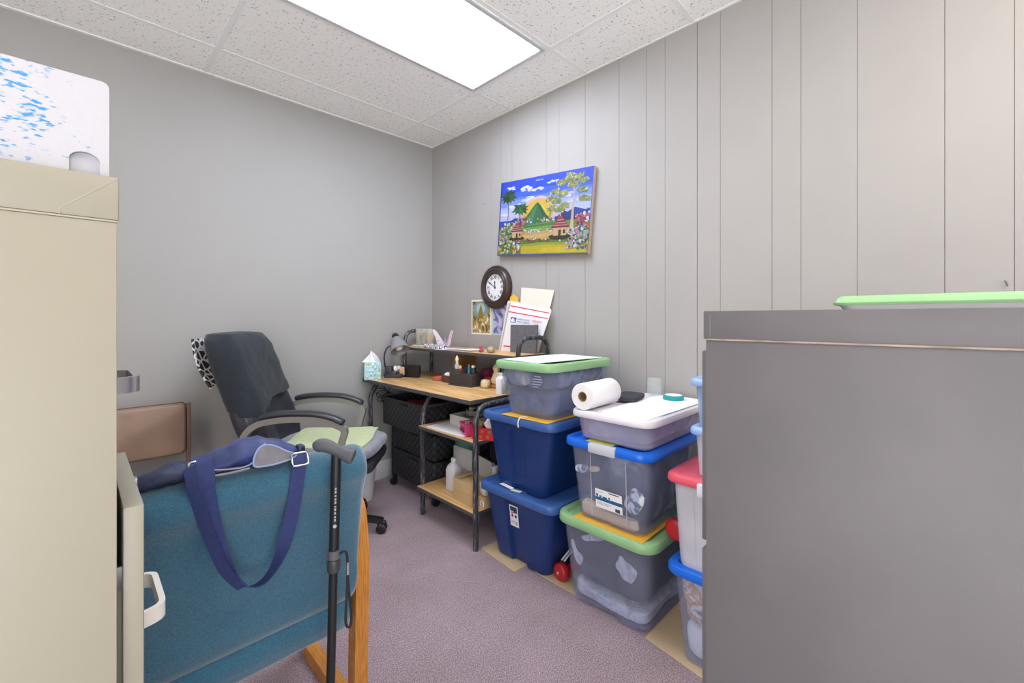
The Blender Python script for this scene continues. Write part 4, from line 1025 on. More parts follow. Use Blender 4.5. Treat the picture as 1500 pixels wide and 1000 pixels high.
P_([(.18, .70), (.45, .70), (.75, .69), (.86, .76), (.62, .80), (.30, .80), (.16, .78)], 'd9b05e')
P_([(.28, .74), (.72, .72), (.74, .76), (.34, .785)], 'e3c274')
dabs(.28, .68, .672, .712, 55, ['e9ece8', 'cfd8d2', 'f4f4f0', '9db48e'], .005, .011)
P_([(0, .79), (.35, .80), (.65, .80), (1, .78), (1, 1), (0, 1)], '6b8f3e')
P_([(.25, .86), (.5, .84), (.8, .85), (1, .87), (1, .985), (.2, .985)], 'a9b23a'); P_([(.3, .885), (.6, .87), (.95, .89), (.99, .975), (.28, .975)], 'd8c52e'); P_([(.55, .91), (.95, .905), (.97, .97), (.5, .97)], 'e9cf30')
def palm(x, y, h, s, cols, trunk='5d6b50'):
    P_([(x-.006, y), (x+.006, y), (x+.004, y+h), (x-.004, y+h)], trunk)
    for k in range(12):
        a = 2*pi*k/12+.2; l_ = s*(.8+.4*random.random())
        tip = (x+l_*cos(a), y+l_*.9*sin(a)+s*.25); sd = (-sin(a)*s*.22, cos(a)*s*.22)
        P_([(x, y), (x+(tip[0]-x)*.5+sd[0], y+(tip[1]-y)*.5+sd[1]), tip, (x+(tip[0]-x)*.5-sd[0], y+(tip[1]-y)*.5-sd[1])], random.choice(cols))
palm(.105, .19, .33, .105, ['2f5a34', '3c6a3a', '27492c']); palm(.255, .37, .22, .10, ['2d6b3a', '3d7f3f', '255530'])
palm(.60, .42, .20, .05, ['a9a83e', '8d9a3a', 'c9b94a'], '8a7a50')
# the tall pale-trunked tree on the right
P_([(.805, .92-.12), (.85, .80), (.838, .5), (.832, .2), (.822, .2), (.818, .5)], 'e0c894')
for a, b in (((.828, .45), (.74, .22)), ((.83, .42), (.92, .35)), ((.826, .33), (.72, .36)), ((.83, .25), (.90, .16))):
    P_([a, (a[0]+.008, a[1]), b, (b[0]-.005, b[1])], 'ddd0a8')
P_([(.70, .66), (.715, .66), (.712, .3), (.704, .3)], 'cfc49c')
for cx, cy in ((.70, .12), (.76, .10), (.86, .08), (.92, .13), (.82, .16), (.64, .22), (.60, .30), (.66, .34), (.72, .26), (.91, .24), (.93, .34), (.74, .40), (.70, .45), (.63, .42), (.79, .06)):
    for q in range(3): E_(cx+.02*(q-1), cy+.012*abs(q-1), .034, .03, random.choice(('8f9a58', 'a8a84e', '7d8f62')), .5, 9)
    dabs(cx-.05, cx+.05, cy-.025, cy+.04, 12, ['b9b04a', '9aa645', '6f8a4e', 'd9dcc0', 'a7b27e', 'c6bf5a', '5f7a5a'], .007, .014)
# shrubs and flowers
dabs(.01, .25, .56, .84, 190, ['e6e9ec', '6f8f4a', 'a9b86a', 'c98f8a', '4f6f9a', '3f6a3a', 'd9d08a'], .009, .02)
dabs(.86, .99, .52, .72, 90, ['b84a3e', 'c96a4a', '8f3a34', 'd98a6a', '3a55b0', 'e6ecf2'], .009, .02)
dabs(.78, .99, .68, .94, 170, ['e2ebe2', '9fc0a0', '5f8a5a', 'c98aa0', 'd9d0b0', '3f6a4a'], .009, .02)
dabs(.01, .28, .80, .97, 130, ['d6c83a', '6f8f3e', '3f6a3a', 'b86a4a', 'e6d86a', 'e9ecec'], .009, .02)
dabs(.26, .76, .785, .83, 50, ['a04a4a', 'c98a8a', 'e6e6e0', '6f8f3e', '7a3f3a'], .006, .013)
dabs(.24, .36, .50, .60, 24, ['c9605a', 'b8a04a', 'd99a9a'], .008, .016)
def hut(x, y, s):
    E_(x, y+.10*s, .10*s, .03*s, '3d3428', .1, 16)
    P_([(x-.062*s, y), (x+.062*s, y), (x+.058*s, y+.09*s), (x-.058*s, y+.09*s)], 'e3c27e')
    P_([(x-.012*s, y+.03*s), (x+.012*s, y+.03*s), (x+.012*s, y+.09*s), (x-.012*s, y+.09*s)], '4a3424'); P_([(x+.03*s, y+.03*s), (x+.048*s, y+.03*s), (x+.048*s, y+.07*s), (x+.03*s, y+.07*s)], '4a3424')
    for k, (w, h) in enumerate(((.085, '8f3038'), (.065, 'a9484a'), (.048, '8f3038'), (.030, 'a9484a'))):
        yy = y-.028*s*k
        P_([(x-w*s, yy+.008*s), (x+w*s, yy+.008*s), (x+w*s*.72, yy-.03*s), (x-w*s*.72, yy-.03*s)], h)
        P_([(x-w*s, yy+.008*s), (x+w*s, yy+.008*s), (x+w*s, yy+.015*s), (x-w*s, yy+.015*s)], 'd9b7a0')
hut(.235, .68, .95); hut(.715, .665, 1.15)
for k in range(5): P_([(.42+k*.018, .045), (.432+k*.018, .042), (.43+k*.018, .062), (.424+k*.018, .060)], 'dfe6fa')
P_([(0, 0), (.008, 0), (.008, 1), (0, 1)], '24409a'); P_([(0, .985), (1, .985), (1, 1), (0, 1)], '4a5fa8')
obj('painted_scene', pa, [mat('oil_'+h, '#'+h, .55, var=.06, vs=60) for h in PC], pt)

# ------------------------------------------------------------------ on the tower shelves
MZ, BZ = .553, .184
solo('paper_stack', rot_box(MB(), (1.60, 2.03), .25, .33, MZ, MZ+.006, .03, .001), M_white, 'flat stack of white paper on the middle desk shelf', 'paper')
t = thing('white_carton', 'open white carton on the middle shelf under the desk top', 'box', (1.72, 2.02, MZ+.006))
obj('carton_body', MB().loft([rr(1.60, 1.86, 1.915, 2.135, .003, MZ+.0065, 2), rr(1.60, 1.86, 1.915, 2.135, .003, MZ+.066, 2), rr(1.604, 1.856, 1.919, 2.131, .002, MZ+.066, 2), rr(1.604, 1.856, 1.919, 2.131, .002, MZ+.05, 2)]), mat('grey_white_card', '#cfccc8', .7), t)
t = thing('grey_basket', 'grey woven basket of odds and ends on the white carton', 'basket', (1.70, 1.97, MZ+.066))
obj('basket_body', MB().lathe([(.06, MZ+.067), (.07, MZ+.075), (.074, MZ+.105), (.069, MZ+.105), (.066, MZ+.09)], (1.70, 1.985, 0), 26), mat('grey_wicker', '#8d8781', .8, var=.3, vs=120, bump=.5, bs=150), t)
for i in range(9):
    a = i*2.2; r_ = .012+.035*((i*37) % 10)/10
    solo('cream_bead', MB().blob((1.70+r_*cos(a), 1.985+r_*sin(a), MZ+.108), (.015, .015, .013), 2.2, .1, 30, seg=3), mat('cream_bead', '#cfc4b0', .5, var=.2, vs=40), 'cream bead heaped in the grey basket', 'bead', 'cream beads in the grey basket')
pb = thing('pink_basket', 'hot pink plastic basket on the middle shelf beside the red gift box', 'basket', (1.545, 1.86, MZ+.006))
pk_ = MB(); TPk = Matrix.Translation((1.548, 1.868, MZ+.0065)) @ Matrix.Rotation(-.35, 4, 'Z')
pk_.loft([rr(-.045, .045, -.035, .035, .008, 0), rr(-.055, .055, -.045, .045, .01, .062), rr(-.058, .058, -.048, .048, .01, .066), rr(-.052, .052, -.042, .042, .01, .066), rr(-.043, .043, -.033, .033, .008, .004)], T=TPk)
obj('basket_body', pk_, mat('hot_pink_plastic', '#d23f86', .4), pb)
hk = MB()
for i in range(5):
    for j in range(2): hk.box(-.0545+.002*j, -.050+.002*j, -.032+.0145*i, -.024+.0145*i, .018+.02*j, .032+.02*j, T=TPk)
obj('holes', hk, mat('dark_pink', '#6d1f48', .7), pb)
solo('pink_fill', MB().blob((1.548, 1.868, MZ+.066), (.036, .03, .016), 3, .3, 50, seg=6), patches('bead_mix', [(.35, '#3a2a2c'), (.48, '#d9d2cc'), (.55, '#b02a3c'), (.65, '#2c3a34')], 60, .5, 1, 0), 'mixed beads filling the hot pink basket', 'beads')
rg_ = thing('gift_box', 'open red box with gold leaf print on the middle shelf', 'box', (1.55, 1.76, MZ))
TG = Matrix.Translation((1.562, 1.765, MZ)) @ Matrix.Rotation(radians(-62), 4, 'Z')
obj('box_body', open_box(MB(), -.064, .064, -.045, .045, 0, .064, .003, TG), mat('bright_red_card', '#cf2230', .45), rg_)
lf = MB()
for u in (-.045, -.012, .028):
    for v in (.018, .045):
        lf.prism([(u-.009+.010*(v > .03), v-.007), (u+.006+.010*(v > .03), v-.009), (u+.010+.010*(v > .03), v+.006), (u-.005+.010*(v > .03), v+.009)], -.0455, -.0449, lambda a, b, w: TG @ Vector((a, w, b)))
obj('leaf_print', lf, mat('olive_gold', '#8f7a3c', .5), rg_)
solo('tissue_wad', MB().blob(TG @ Vector((.03, 0, .078)), (.028, .026, .03), 2.6, .4, 45, seg=6), M_white, 'crumpled white tissue rising from the red gift box', 'tissue')
solo('brown_trinket', MB().blob(TG @ Vector((-.03, .0, .072)), (.024, .024, .026), 2.4, .3, 45, seg=6), mat('brown_mixed', '#8a6a54', .6, var=.4, vs=60), 'brown trinket inside the red gift box', 'trinket')

# lower shelf
jg = thing('white_jug', 'white plastic jug standing left of the cardboard box on the bottom shelf', 'jug', (1.585, 2.075, BZ))
obj('jug_body', MB().loft([rr(1.585-a, 1.585+a, 2.075-b, 2.075+b, r_, z, 6) for a, b, r_, z in ((.034, .038, .02, BZ), (.038, .042, .022, BZ+.006), (.038, .042, .022, BZ+.115), (.034, .038, .03, BZ+.14), (.018, .02, .018, BZ+.158), (.014, .014, .014, BZ+.163), (.014, .014, .014, BZ+.172))]), mat('milky_hdpe', '#dfe0e8', .4), jg)
obj('cap', MB().lathe([(.017, BZ+.168), (.017, BZ+.186), (.014, BZ+.188)], (1.585, 2.075, 0), 18), M_whitep, jg)
cbx = thing('cardboard_box', 'small brown cardboard box on the bottom desk shelf', 'box', (1.57, 1.875, BZ))
obj('box_body', MB().box(1.497, 1.625, 1.80, 1.965, BZ, BZ+.122, .0015), M_cardb, cbx)
obj('flap', MB().loft([[Vector(p) for p in q] for q in ([(1.50, 1.962, BZ+.1225), (1.62, 1.962, BZ+.1225), (1.62, 1.905, BZ+.130), (1.50, 1.905, BZ+.130)], [(1.50, 1.962, BZ+.125), (1.62, 1.962, BZ+.125), (1.62, 1.905, BZ+.133), (1.50, 1.905, BZ+.133)])]), M_cardb, cbx)
obj('tape_seam', MB().box(1.4965, 1.498, 1.81, 1.955, BZ+.058, BZ+.0595), mat('brown_seam', '#a98555', .7), cbx)
solo('white_board', MB().box(1.705, 1.712, 2.055, 2.235, BZ, BZ+.205, .001), M_whitep, 'white panel standing at the back of the bottom shelf behind the jug', 'panel')
solo('teal_carton', MB().box(1.715, 1.80, 2.10, 2.235, BZ, BZ+.262, .002), mat('sea_green_card', '#4f9c8c', .6), 'sea green carton standing behind the white panel on the bottom shelf', 'box')
wf = MB()
for i, (dy, dz, a) in enumerate(((0, .20, .10), (.008, .19, .16), (.016, .175, .22))):
    wf.prism([(1.885, BZ), (2.04, BZ), (2.04, BZ+dz*.95), (1.885, BZ+dz*.85)], 0, .002, lambda u, v, w, i=i, a=a: Vector((1.70+.012*i+w+(v-BZ)*a, u, v)))
solo('paper_folder', wf, mat('pale_grey_paper', '#d5d3d1', .8), 'pale grey papers leaning behind the cardboard box on the bottom shelf', 'papers')
wbt = thing('white_bottle', 'round white bottle at the right end of the bottom shelf', 'bottle', (1.66, 1.795, BZ))
obj('bottle_body', MB().lathe([(.028, BZ), (.032, BZ+.005), (.032, BZ+.13), (.018, BZ+.15), (.016, BZ+.16)], (1.66, 1.795, 0), 22), M_whitep, wbt)
obj('cap', MB().lathe([(.020, BZ+.156), (.020, BZ+.184), (.017, BZ+.187)], (1.66, 1.795, 0), 20), M_whitep, wbt)
sbx = thing('small_carton', 'small tan carton with dark print by the right desk tube', 'box', (1.56, 1.765, BZ))
obj('carton_body', MB().box(1.535, 1.59, 1.742, 1.793, BZ, BZ+.055, .001), M_cardb, sbx)
obj('label', MB().box(1.5335, 1.536, 1.746, 1.775, BZ+.008, BZ+.036), M_white, sbx)
obj('print', MB().text('5', .03, Matrix(((0, 0, -1, 1.5332), (-1, 0, 0, 1.768), (0, 1, 0, BZ+.011), (0, 0, 0, 1)))), M_blackm, sbx)
solo('plastic_bag', MB().blob((1.575, 1.768, BZ+.098), (.038, .024, .042), 3.2, .25, 30, seg=8), mat('cloudy_bag', '#d9d5cf', .45, var=.15, vs=60), 'crumpled cloudy plastic bag on the small tan carton', 'bag')
solo('dark_device', MB().box(1.74, 1.84, 1.76, 1.93, BZ, BZ+.30, .01), M_blackm, 'black upright device at the back right of the bottom shelf', 'device')

# ------------------------------------------------------------------ storage totes
def tote(name, label, base, top, lid, r, z0, zs, zt, mb_body, m_lid, rim=.032, rec=.010, ind=(.28, .30, .018), th=.003, ribs=()):
    """base/top: x0,x1,y0,y1 of the body at the foot and under the lid; ind: panel half width, centre shift, depth pressed into the long faces"""
    t = thing(name, label, 'storage tote', ((base[0]+base[1])/2, (base[2]+base[3])/2, z0))
    zb = zt-rec-.006
    def ring(k, z, off=0., rad=r):
        q = [base[i]+(top[i]-base[i])*k for i in range(4)]
        x0, x1, y0, y1 = q[0]+off, q[1]-off, q[2]+off, q[3]-off
        yc = (y0+y1)/2; hy = (y1-y0)/2
        def fn(x, y):
            f = abs(y-yc)/hy
            d = ind[2]*(1-sm(ind[0], ind[1], f))*(1-sm(.80, .90, k))
            if x < (x0+x1)/2-.05: x += d
            elif x > (x0+x1)/2+.05: x -= d
            return x, y
        return rr(x0, x1, y0, y1, rad-off, z, 6, 40, fn)
    H_ = zb-z0
    R = [ring(0, z0, .012), ring(.0, z0+.003, .004), ring(.02, z0+.012)]+[ring(k, z0+H_*k) for k in (.1, .3, .5, .7, .8, .83, .86, .89, .92)]+[ring(1, zb)]
    R += [ring(1, zb, th)]+[ring(k, z0+H_*k, th) for k in (.92, .89, .86, .83, .8, .5, .1)]+[ring(.02, z0+.012, th+.001), ring(0, z0+.006, .012)]
    b = obj('tub', MB().loft(R), mb_body, t, angle=32)
    obj('lid', MB().loft(lid_rings(*lid, zs, zt, r+.012, rim, rec)), m_lid, t, angle=32)
    return t
cloth_n = [0]
def stuffing(name, label, cat, x0, x1, y0, y1, z0, z1, m, e=7., nz=.05, sc=9., seg=14):
    cloth_n[0] += 1
    return solo(name, MB().blob(((x0+x1)/2, (y0+y1)/2, (z0+z1)/2), ((x1-x0)/2, (y1-y0)/2, (z1-z0)/2), e, nz, sc, seg=seg, seed=cloth_n[0]), m, label, cat, angle=70)

def fill(name, label, cat, base, top, z0, zb, k0, k1, mg, m, wob=.012, front=None):
    """soft contents that fill a tote between heights k0 and k1 of its tapering tub"""
    cloth_n[0] += 1; sd = cloth_n[0]*3.7; R_ = []
    for j in range(13):
        k = k0+(k1-k0)*j/12; q = [base[i]+(top[i]-base[i])*k for i in range(4)]
        if front: q[0] = max(q[0], front)
        e_ = .018*(abs(j-6)/6)**6
        rg = rr(q[0]+mg+e_, q[1]-mg-e_, q[2]+mg+e_, q[3]-mg-e_, .045, z0+(zb-z0)*k, 5, 14)
        for p in rg:
            n_ = noise.noise(Vector((p.x*11+sd, p.y*11, p.z*15)))
            c = Vector(((q[0]+q[1])/2, (q[2]+q[3])/2, p.z)); dv = (c-p); dv.normalize()
            p += dv*max(0, n_)*.016
            if j > 9: p.z += wob*noise.noise(Vector((p.x*9, p.y*9, sd)))*(j-9)/3
        R_.append(rg)
    return solo(name, MB().loft(R_), m, label, cat, angle=75)

# flattened cardboard under the stacks
def flat_card(poly, label, z=0.):
    solo('cardboard_sheet', MB().prism(poly, z, z+.004, lambda u, v, w: Vector((u, v, w))), M_cardflat, label, 'cardboard')
flat_card([(1.488, 1.715), (1.462, 1.444), (1.54, 1.442), (1.545, 1.42), (1.93, 1.42), (1.93, 1.70)], 'flattened cardboard sheet on the carpet under the blue totes')
flat_card([(1.53, 1.375), (1.525, 1.12), (1.90, 1.12), (1.90, 1.375)], 'flattened cardboard sheet beneath the left dumbbell')
flat_card([(1.51, .80), (1.47, .56), (1.47, .33), (1.95, .33), (1.95, .80)], 'flattened cardboard sheet on the carpet under the bins behind the grey cabinet')

# left stack
t = tote('storage_tote', 'lower navy blue storage tote on the carpet beside the desk', (1.522, 1.90, 1.300, 1.645), (1.472, 1.948, 1.228, 1.688), (1.45, 1.97, 1.205, 1.71), .045, .005, .336, .372, M_blue_tote, M_blue_lid)
def tote_label(parent, x, y0, y1, z0, z1, lean, parts):
    """printed sticker on a front face (the face looks along -x); parts: u0,u1,v0,v1,colour slot"""
    f = lambda u, v, w: Vector((x-w-(v-z0)*lean, u, v))
    obj('sticker', MB().prism([(y1, z0), (y0, z0), (y0, z1), (y1, z1)], 0, .0012, f), M_white, parent)
    pm = MB()
    for u0, u1, v0, v1, c in parts:
        Y = lambda u: y1+(y0-y1)*u
        Z = lambda v: z0+(z1-z0)*v
        pm.prism([(Y(u0), Z(v0)), (Y(u1), Z(v0)), (Y(u1), Z(v1)), (Y(u0), Z(v1))], .0011, .0016, f, c)
    obj('sticker_print', pm, [mat('print_slate', '#3d4358', .6), mat('print_black', '#26262a', .6), mat('print_pink', '#c9667a', .6), mat('print_blue', '#17608f', .6), mat('print_navy', '#23285c', .6), mat('print_grey', '#a9a9ae', .6)], parent)
tote_label(t, 1.511, 1.462, 1.518, .185, .300, .115, [(.1, .9, .66, .86, 0), (.5, .9, .60, .68, 0), (.12, .5, .56, .62, 2), (.2, .4, .40, .52, 1), (.6, .82, .40, .52, 1), (.15, .5, .2, .23, 5), (.15, .45, .14, .17, 5), (.55, .62, .08, .24, 5), (.68, .86, .08, .24, 5)])
solo('paper_scrap', rot_box(MB(), (1.499, 1.535), .022, .09, .3725, .374, -.1, 0), M_white, 'white paper scrap lying on the rim of the lower navy tote', 'paper')
solo('paper_scrap', rot_box(MB(), (1.488, 1.46), .018, .055, .3725, .374, .2, 0), mat('pale_green_paper', '#d5dcc4', .8), 'pale green paper scrap on the rim of the lower navy tote', 'paper')
t = tote('storage_tote', 'upper navy blue storage tote stacked on the lower one', (1.512, 1.89, 1.312, 1.618), (1.472, 1.948, 1.228, 1.668), (1.45, 1.97, 1.205, 1.69), .045, .3625, .698, .735, M_blue_tote, M_blue_lid)
solo('yellow_envelope', rot_box(MB(), (1.60, 1.385), .29, .285, .7355, .7375, .02, 0), M_yellow, 'yellow envelope under the clear tote on the upper navy tote', 'envelope')
solo('white_string', MB().tube(cr([(1.50, 1.40, .7378), (1.462, 1.40, .739), (1.447, 1.402, .731), (1.445, 1.406, .71), (1.446, 1.404, .695)], 5), .003, n=8), M_whitep, 'short white string hanging over the upper navy tote rim', 'string')
t = tote('storage_tote', 'clear storage tote with sage green lid at the top of the navy stack', (1.497, 1.93, 1.248, 1.532), (1.466, 1.955, 1.232, 1.582), (1.45, 1.975, 1.215, 1.60), .05, .738, .958, .995, M_clear, M_green_lid, ind=(.05, .08, .006))
M_c1 = patches('slate_mixed_fabric', [(.30, '#2f3850'), (.44, '#475068'), (.52, '#8c93a2'), (.60, '#3c4a5c'), (.75, '#a9acb4')], 5, .9, .4)
M_c2 = patches('dark_denim', [(.3, '#263252'), (.5, '#3d4a6e'), (.7, '#5a678a')], 10)
AC = ((1.497, 1.93, 1.248, 1.532), (1.466, 1.955, 1.232, 1.582), .738, .978)
fill('folded_clothes', 'folded dark denim at the bottom of the clear green-lidded tote', 'clothes', *AC, .05, .50, .010, M_c2)
fill('folded_clothes', 'mixed grey clothes on top inside the clear green-lidded tote', 'clothes', *AC, .57, .93, .010, M_c1)
solo('paper_sheet', MB().prism([(1.50, 1.572), (1.478, 1.31), (1.93, 1.27), (1.955, 1.545)], .9952, .9975, lambda u, v, w: Vector((u, v, w))), M_white, 'white paper lying on the green lid nearest the desk', 'paper')

# middle stack
t = tote('storage_tote', 'clear storage tote with sage green lid standing on the carpet', (1.505, 1.90, .798, 1.158), (1.466, 1.935, .765, 1.182), (1.45, 1.95, .745, 1.20), .055, .005, .337, .373, M_clear, M_green_lid, ind=(.30, .36, .010))
M_c3 = patches('dark_slate_cloth', [(.30, '#23263a'), (.5, '#333850'), (.66, '#454b66')], 6)
M_c4 = patches('white_crumpled_bag', [(.35, '#b9b9c6'), (.5, '#e2e2ea'), (.65, '#c7c7d4')], 18)
BC = ((1.505, 1.90, .798, 1.158), (1.466, 1.935, .765, 1.182), .005, .357)
fill('folded_clothes', 'dark slate clothes inside the clear tote on the carpet', 'clothes', *BC, .26, .95, .022, M_c3)
fill('plastic_bag', 'white crumpled bag along the bottom of the clear floor tote', 'bag', *BC, .03, .20, .0165, M_c4, .03)
def patch_bag(label, x, yc, zc, w, h, lean=0.):
    cloth_n[0] += 1
    solo('plastic_bag', MB().blob((0, 0, 0), (.006, w, h), 2.4, .35, 34, seg=8, seed=cloth_n[0], T=Matrix.Translation((x, yc, zc)) @ Matrix.Rotation(lean, 4, 'X')), M_c4, label, 'bag', angle=70)
patch_bag('white bag corner pressed to the right front of the clear floor tote', 1.505, .878, .225, .046, .042, .3)
patch_bag('white pointed bag pressed to the left front of the clear floor tote', 1.510, 1.115, .20, .022, .045, -.4)
patch_bag('white twisted bag under the lid of the clear floor tote', 1.492, 1.02, .305, .055, .014, -.35)
solo('yellow_envelope', rot_box(MB(), (1.60, .948), .275, .315, .3733, .3755, .02, 0), M_yellow, 'yellow envelope under the blue-lidded clear tote', 'envelope')
t = tote('storage_tote', 'tall clear storage tote with bright blue lid in the middle stack', (1.487, 1.90, .800, 1.105), (1.466, 1.935, .775, 1.138), (1.45, 1.95, .755, 1.16), .05, .376, .671, .702, M_clear, M_bright_lid, ind=(.05, .09, .008))
obj('latch', MB().box(1.444, 1.470, .895, 1.018, .664, .703, .006), mat('pale_grey_latch', '#c4c9d4', .35), t)
for y in (.86, 1.02): obj('rib', MB().tube([(1.479 if y < .95 else 1.481, y, .40), (1.467, y, .655)], .0016, n=6), M_clear2, t)
tote_label(t, 1.4775, .878, .998, .445, .520, .085, [(0, 1, .40, .58, 3), (.03, .10, .60, .74, 4), (.16, .24, .60, .68, 4), (.28, .44, .58, .66, 3), (.5, .56, .6, .7, 4), (.52, .9, .90, .95, 4), (.05, .3, .84, .87, 5), (.05, .6, .28, .31, 5), (.05, .5, .2, .23, 5), (.74, .92, .04, .22, 0)])
M_c5 = patches('blue_grey_white_print', [(.30, '#2f3850'), (.46, '#4d5872'), (.55, '#6a7388'), (.62, '#b9bec8'), (.7, '#3f4a62')], 6, .9, .5)
M_c6 = mat('cream_cloth', '#e3c9a6', .9, var=.08, vs=14, bump=.3, bs=40)
UC = ((1.487, 1.90, .800, 1.105), (1.466, 1.935, .775, 1.138), .376, .686)
fill('folded_clothes', 'blue-grey printed clothes inside the blue-lidded clear tote', 'clothes', *UC, .05, .95, .012, M_c5, front=1.528)
fill('folded_cloth', 'cream cloth at the bottom front of the blue-lidded clear tote', 'cloth', (1.487, 1.535, .815, 1.095), (1.466, 1.535, .79, 1.12), .376, .686, .03, .20, .0125, M_c6, .05)
M_c9 = patches('white_dotted_lace', [(.40, '#5a6580'), (.5, '#e6e8ec'), (.6, '#cfd3da')], 30, .9, .3)
def patch_cloth(label, x, yc, zc, w, h, lean, m):
    cloth_n[0] += 1
    solo('folded_cloth', MB().blob((0, 0, 0), (.007, w, h), 2.6, .3, 30, seg=8, seed=cloth_n[0], T=Matrix.Translation((x, yc, zc)) @ Matrix.Rotation(lean, 4, 'X')), m, label, 'cloth', angle=70)
patch_cloth('white lace showing at the right front of the blue-lidded clear tote', 1.4935, .838, .505, .034, .05, .5, M_c9)
patch_cloth('white lace scrap at the left front of the blue-lidded clear tote', 1.4860, 1.075, .575, .03, .016, -.2, M_c9)
patch_cloth('peach cloth scrap left of the label in the blue-lidded clear tote', 1.4860, 1.01, .590, .028, .012, -.25, M_c6)
patch_cloth('pale grey cloth at the upper left of the top clear tote', 1.4860, 1.42, .925, .05, .034, .5, mat('pale_grey_cloth', '#a9adb0', .9, var=.1, vs=20))
patch_cloth('black and white striped cloth under the lid of the top clear tote', 1.4860, 1.325, .915, .028, .035, .7, stripes('black_white_stripe', '#22252e', '#c9ccd2', 26, 'Z', 1))
solo('paper_slip', rot_box(MB(), (1.53, .98), .13, .12, .7022, .7036, .05, 0), mat('olive_yellow_paper', '#c9c05a', .8), 'olive yellow slip between the blue lid and the shallow tote', 'paper')
t = tote('storage_tote', 'shallow clear storage tote with white lid topping the middle stack', (1.482, 2.0, .778, 1.092), (1.466, 2.022, .768, 1.108), (1.45, 2.04, .75, 1.125), .05, .704, .797, .824, M_cloudy, M_white_lid, rim=.03, rec=.003, ind=(.05, .08, .0))
M_c7 = patches('lilac_papers', [(.30, '#6c7494'), (.45, '#9a9cc0'), (.55, '#d0b6d6'), (.66, '#7a80a2')], 5, .9, .6)
fill('craft_papers', 'lilac and grey papers inside the shallow white-lidded tote', 'papers', (1.482, 2.0, .778, 1.092), (1.466, 2.022, .768, 1.108), .704, .815, .10, .80, .020, M_c7, .004)
stuffing('pink_ruler', 'pink strip standing at the left front of the shallow tote', 'strip', 1.489, 1.497, 1.052, 1.066, .716, .79, mat('pink_plastic', '#c86a9a', .5), 5, 0, 1, 3)

pr_ = thing('paper_towel_roll', 'white paper towel roll lying on the white-lidded tote', 'paper towel roll', (1.60, 1.062, .824))
TR = Matrix.Translation((1.458, 1.052, .8795)) @ Matrix.Rotation(radians(2.5), 4, 'Z') @ Matrix.Rotation(pi/2, 4, 'Y')
obj('paper', MB().lathe([(.021, .0), (.052, .0), (.0545, .003), (.0545, .222), (.052, .225), (.021, .225)], n=40, T=TR, caps=(False, False)), mat('quilted_paper', '#efeef0', .95, bump=.15, bs=160), pr_)
obj('core', MB().lathe([(.0205, .001), (.0205, .224), (.018, .224), (.018, .001), (.0205, .001)], n=30, T=TR, caps=(False, False)), mat('brown_core_card', '#a48660', .9), pr_)
solo('paper_sheet', MB().prism([(1.478, .995), (1.470, .775), (1.98, .790), (2.02, .95), (1.99, .99)], .8242, .8268, lambda u, v, w: Vector((u, v, w))), M_white, 'large white paper spread over the white tote lid', 'paper')
solo('paper_sheet', MB().prism([(1.60, .99), (1.58, .77), (2.015, .765), (2.03, .97)], .8272, .829, lambda u, v, w: Vector((u+.002*sin(u*40), v, w))), M_white, 'second white paper lying on top of the large sheet near the tape', 'paper')
cb_ = MB(); TB = Matrix.Translation((1.792, 1.030, .8292)) @ Matrix.Rotation(radians(10), 4, 'Z')
cb_.blob((0, 0, .012), (.082, .052, .012), 6, .12, 24, T=TB, seg=10)
solo('black_cloth_pouch', cb_, mat('charcoal_mesh_fabric', '#3a3b44', .85, var=.15, vs=90, bump=.4, bs=200), 'folded charcoal cloth pouch beside the glass jar', 'pouch', angle=70)
jr = thing('glass_jar', 'small empty clear glass jar on the white paper', 'jar', (1.985, 1.004, .8292))
M_glass = frosted('clear_glass', '#e9eef0', .12, .05, (.985, .99, .985, 1))
obj('jar_glass', MB().lathe([(.030, .0), (.036, .006), (.038, .03), (.036, .052), (.029, .06), (.029, .064), (.032, .066), (.032, .080), (.028, .082), (.026, .066), (.033, .05), (.033, .01)], (1.985, 1.004, .8292), 28), M_glass, jr)
obj('jar_thread', MB().lathe([(.0325, .068), (.0342, .071), (.0325, .074)], (1.985, 1.004, .8292), 28, caps=(False, False)), M_glass, jr)
tp = thing('tape_roll', 'roll of turquoise tape lying on the white paper', 'tape', (1.93, .885, .8292))
obj('tape', MB().lathe([(.037, 0), (.0445, 0), (.045, .002), (.045, .018), (.0445, .020), (.037, .020), (.037, 0)], (1.93, .885, .8292), 40, caps=(False, False)), mat('turquoise_tape', '#149a9e', .4), tp)
obj('tape_core', MB().lathe([(.034, .0005), (.0372, .0005), (.0372, .0207), (.034, .0207), (.034, .0005)], (1.93, .885, .8292), 40, caps=(False, False)), M_white, tp)

# right stack, partly behind the grey cabinet
t = tote('storage_tote', 'clear bin with blue lid at the bottom of the right stack', (1.50, 1.87, .34, .662), (1.475, 1.895, .325, .685), (1.455, 1.91, .31, .705), .04, .005, .316, .346, M_clear, M_bright_lid, ind=(.05, .08, 0))
M_c8 = patches('autumn_mix', [(.30, '#a98a74'), (.42, '#e6d6c6'), (.5, '#c98a5a'), (.56, '#ece6e2'), (.64, '#8f8a7c'), (.72, '#b0563a')], 17, .9, .5)
RC = ((1.50, 1.87, .34, .662), (1.475, 1.895, .325, .685), .005, .330)
fill('craft_supplies', 'mixed autumn-coloured craft pieces in the blue-lidded bottom bin', 'craft supplies', *RC, .42, .95, .012, M_c8)
fill('white_batting', 'white stuffing at the bottom of the blue-lidded bottom bin', 'stuffing', *RC, .05, .38, .012, mat('white_fleece', '#e4e2e4', .95, bump=.4, bs=50))
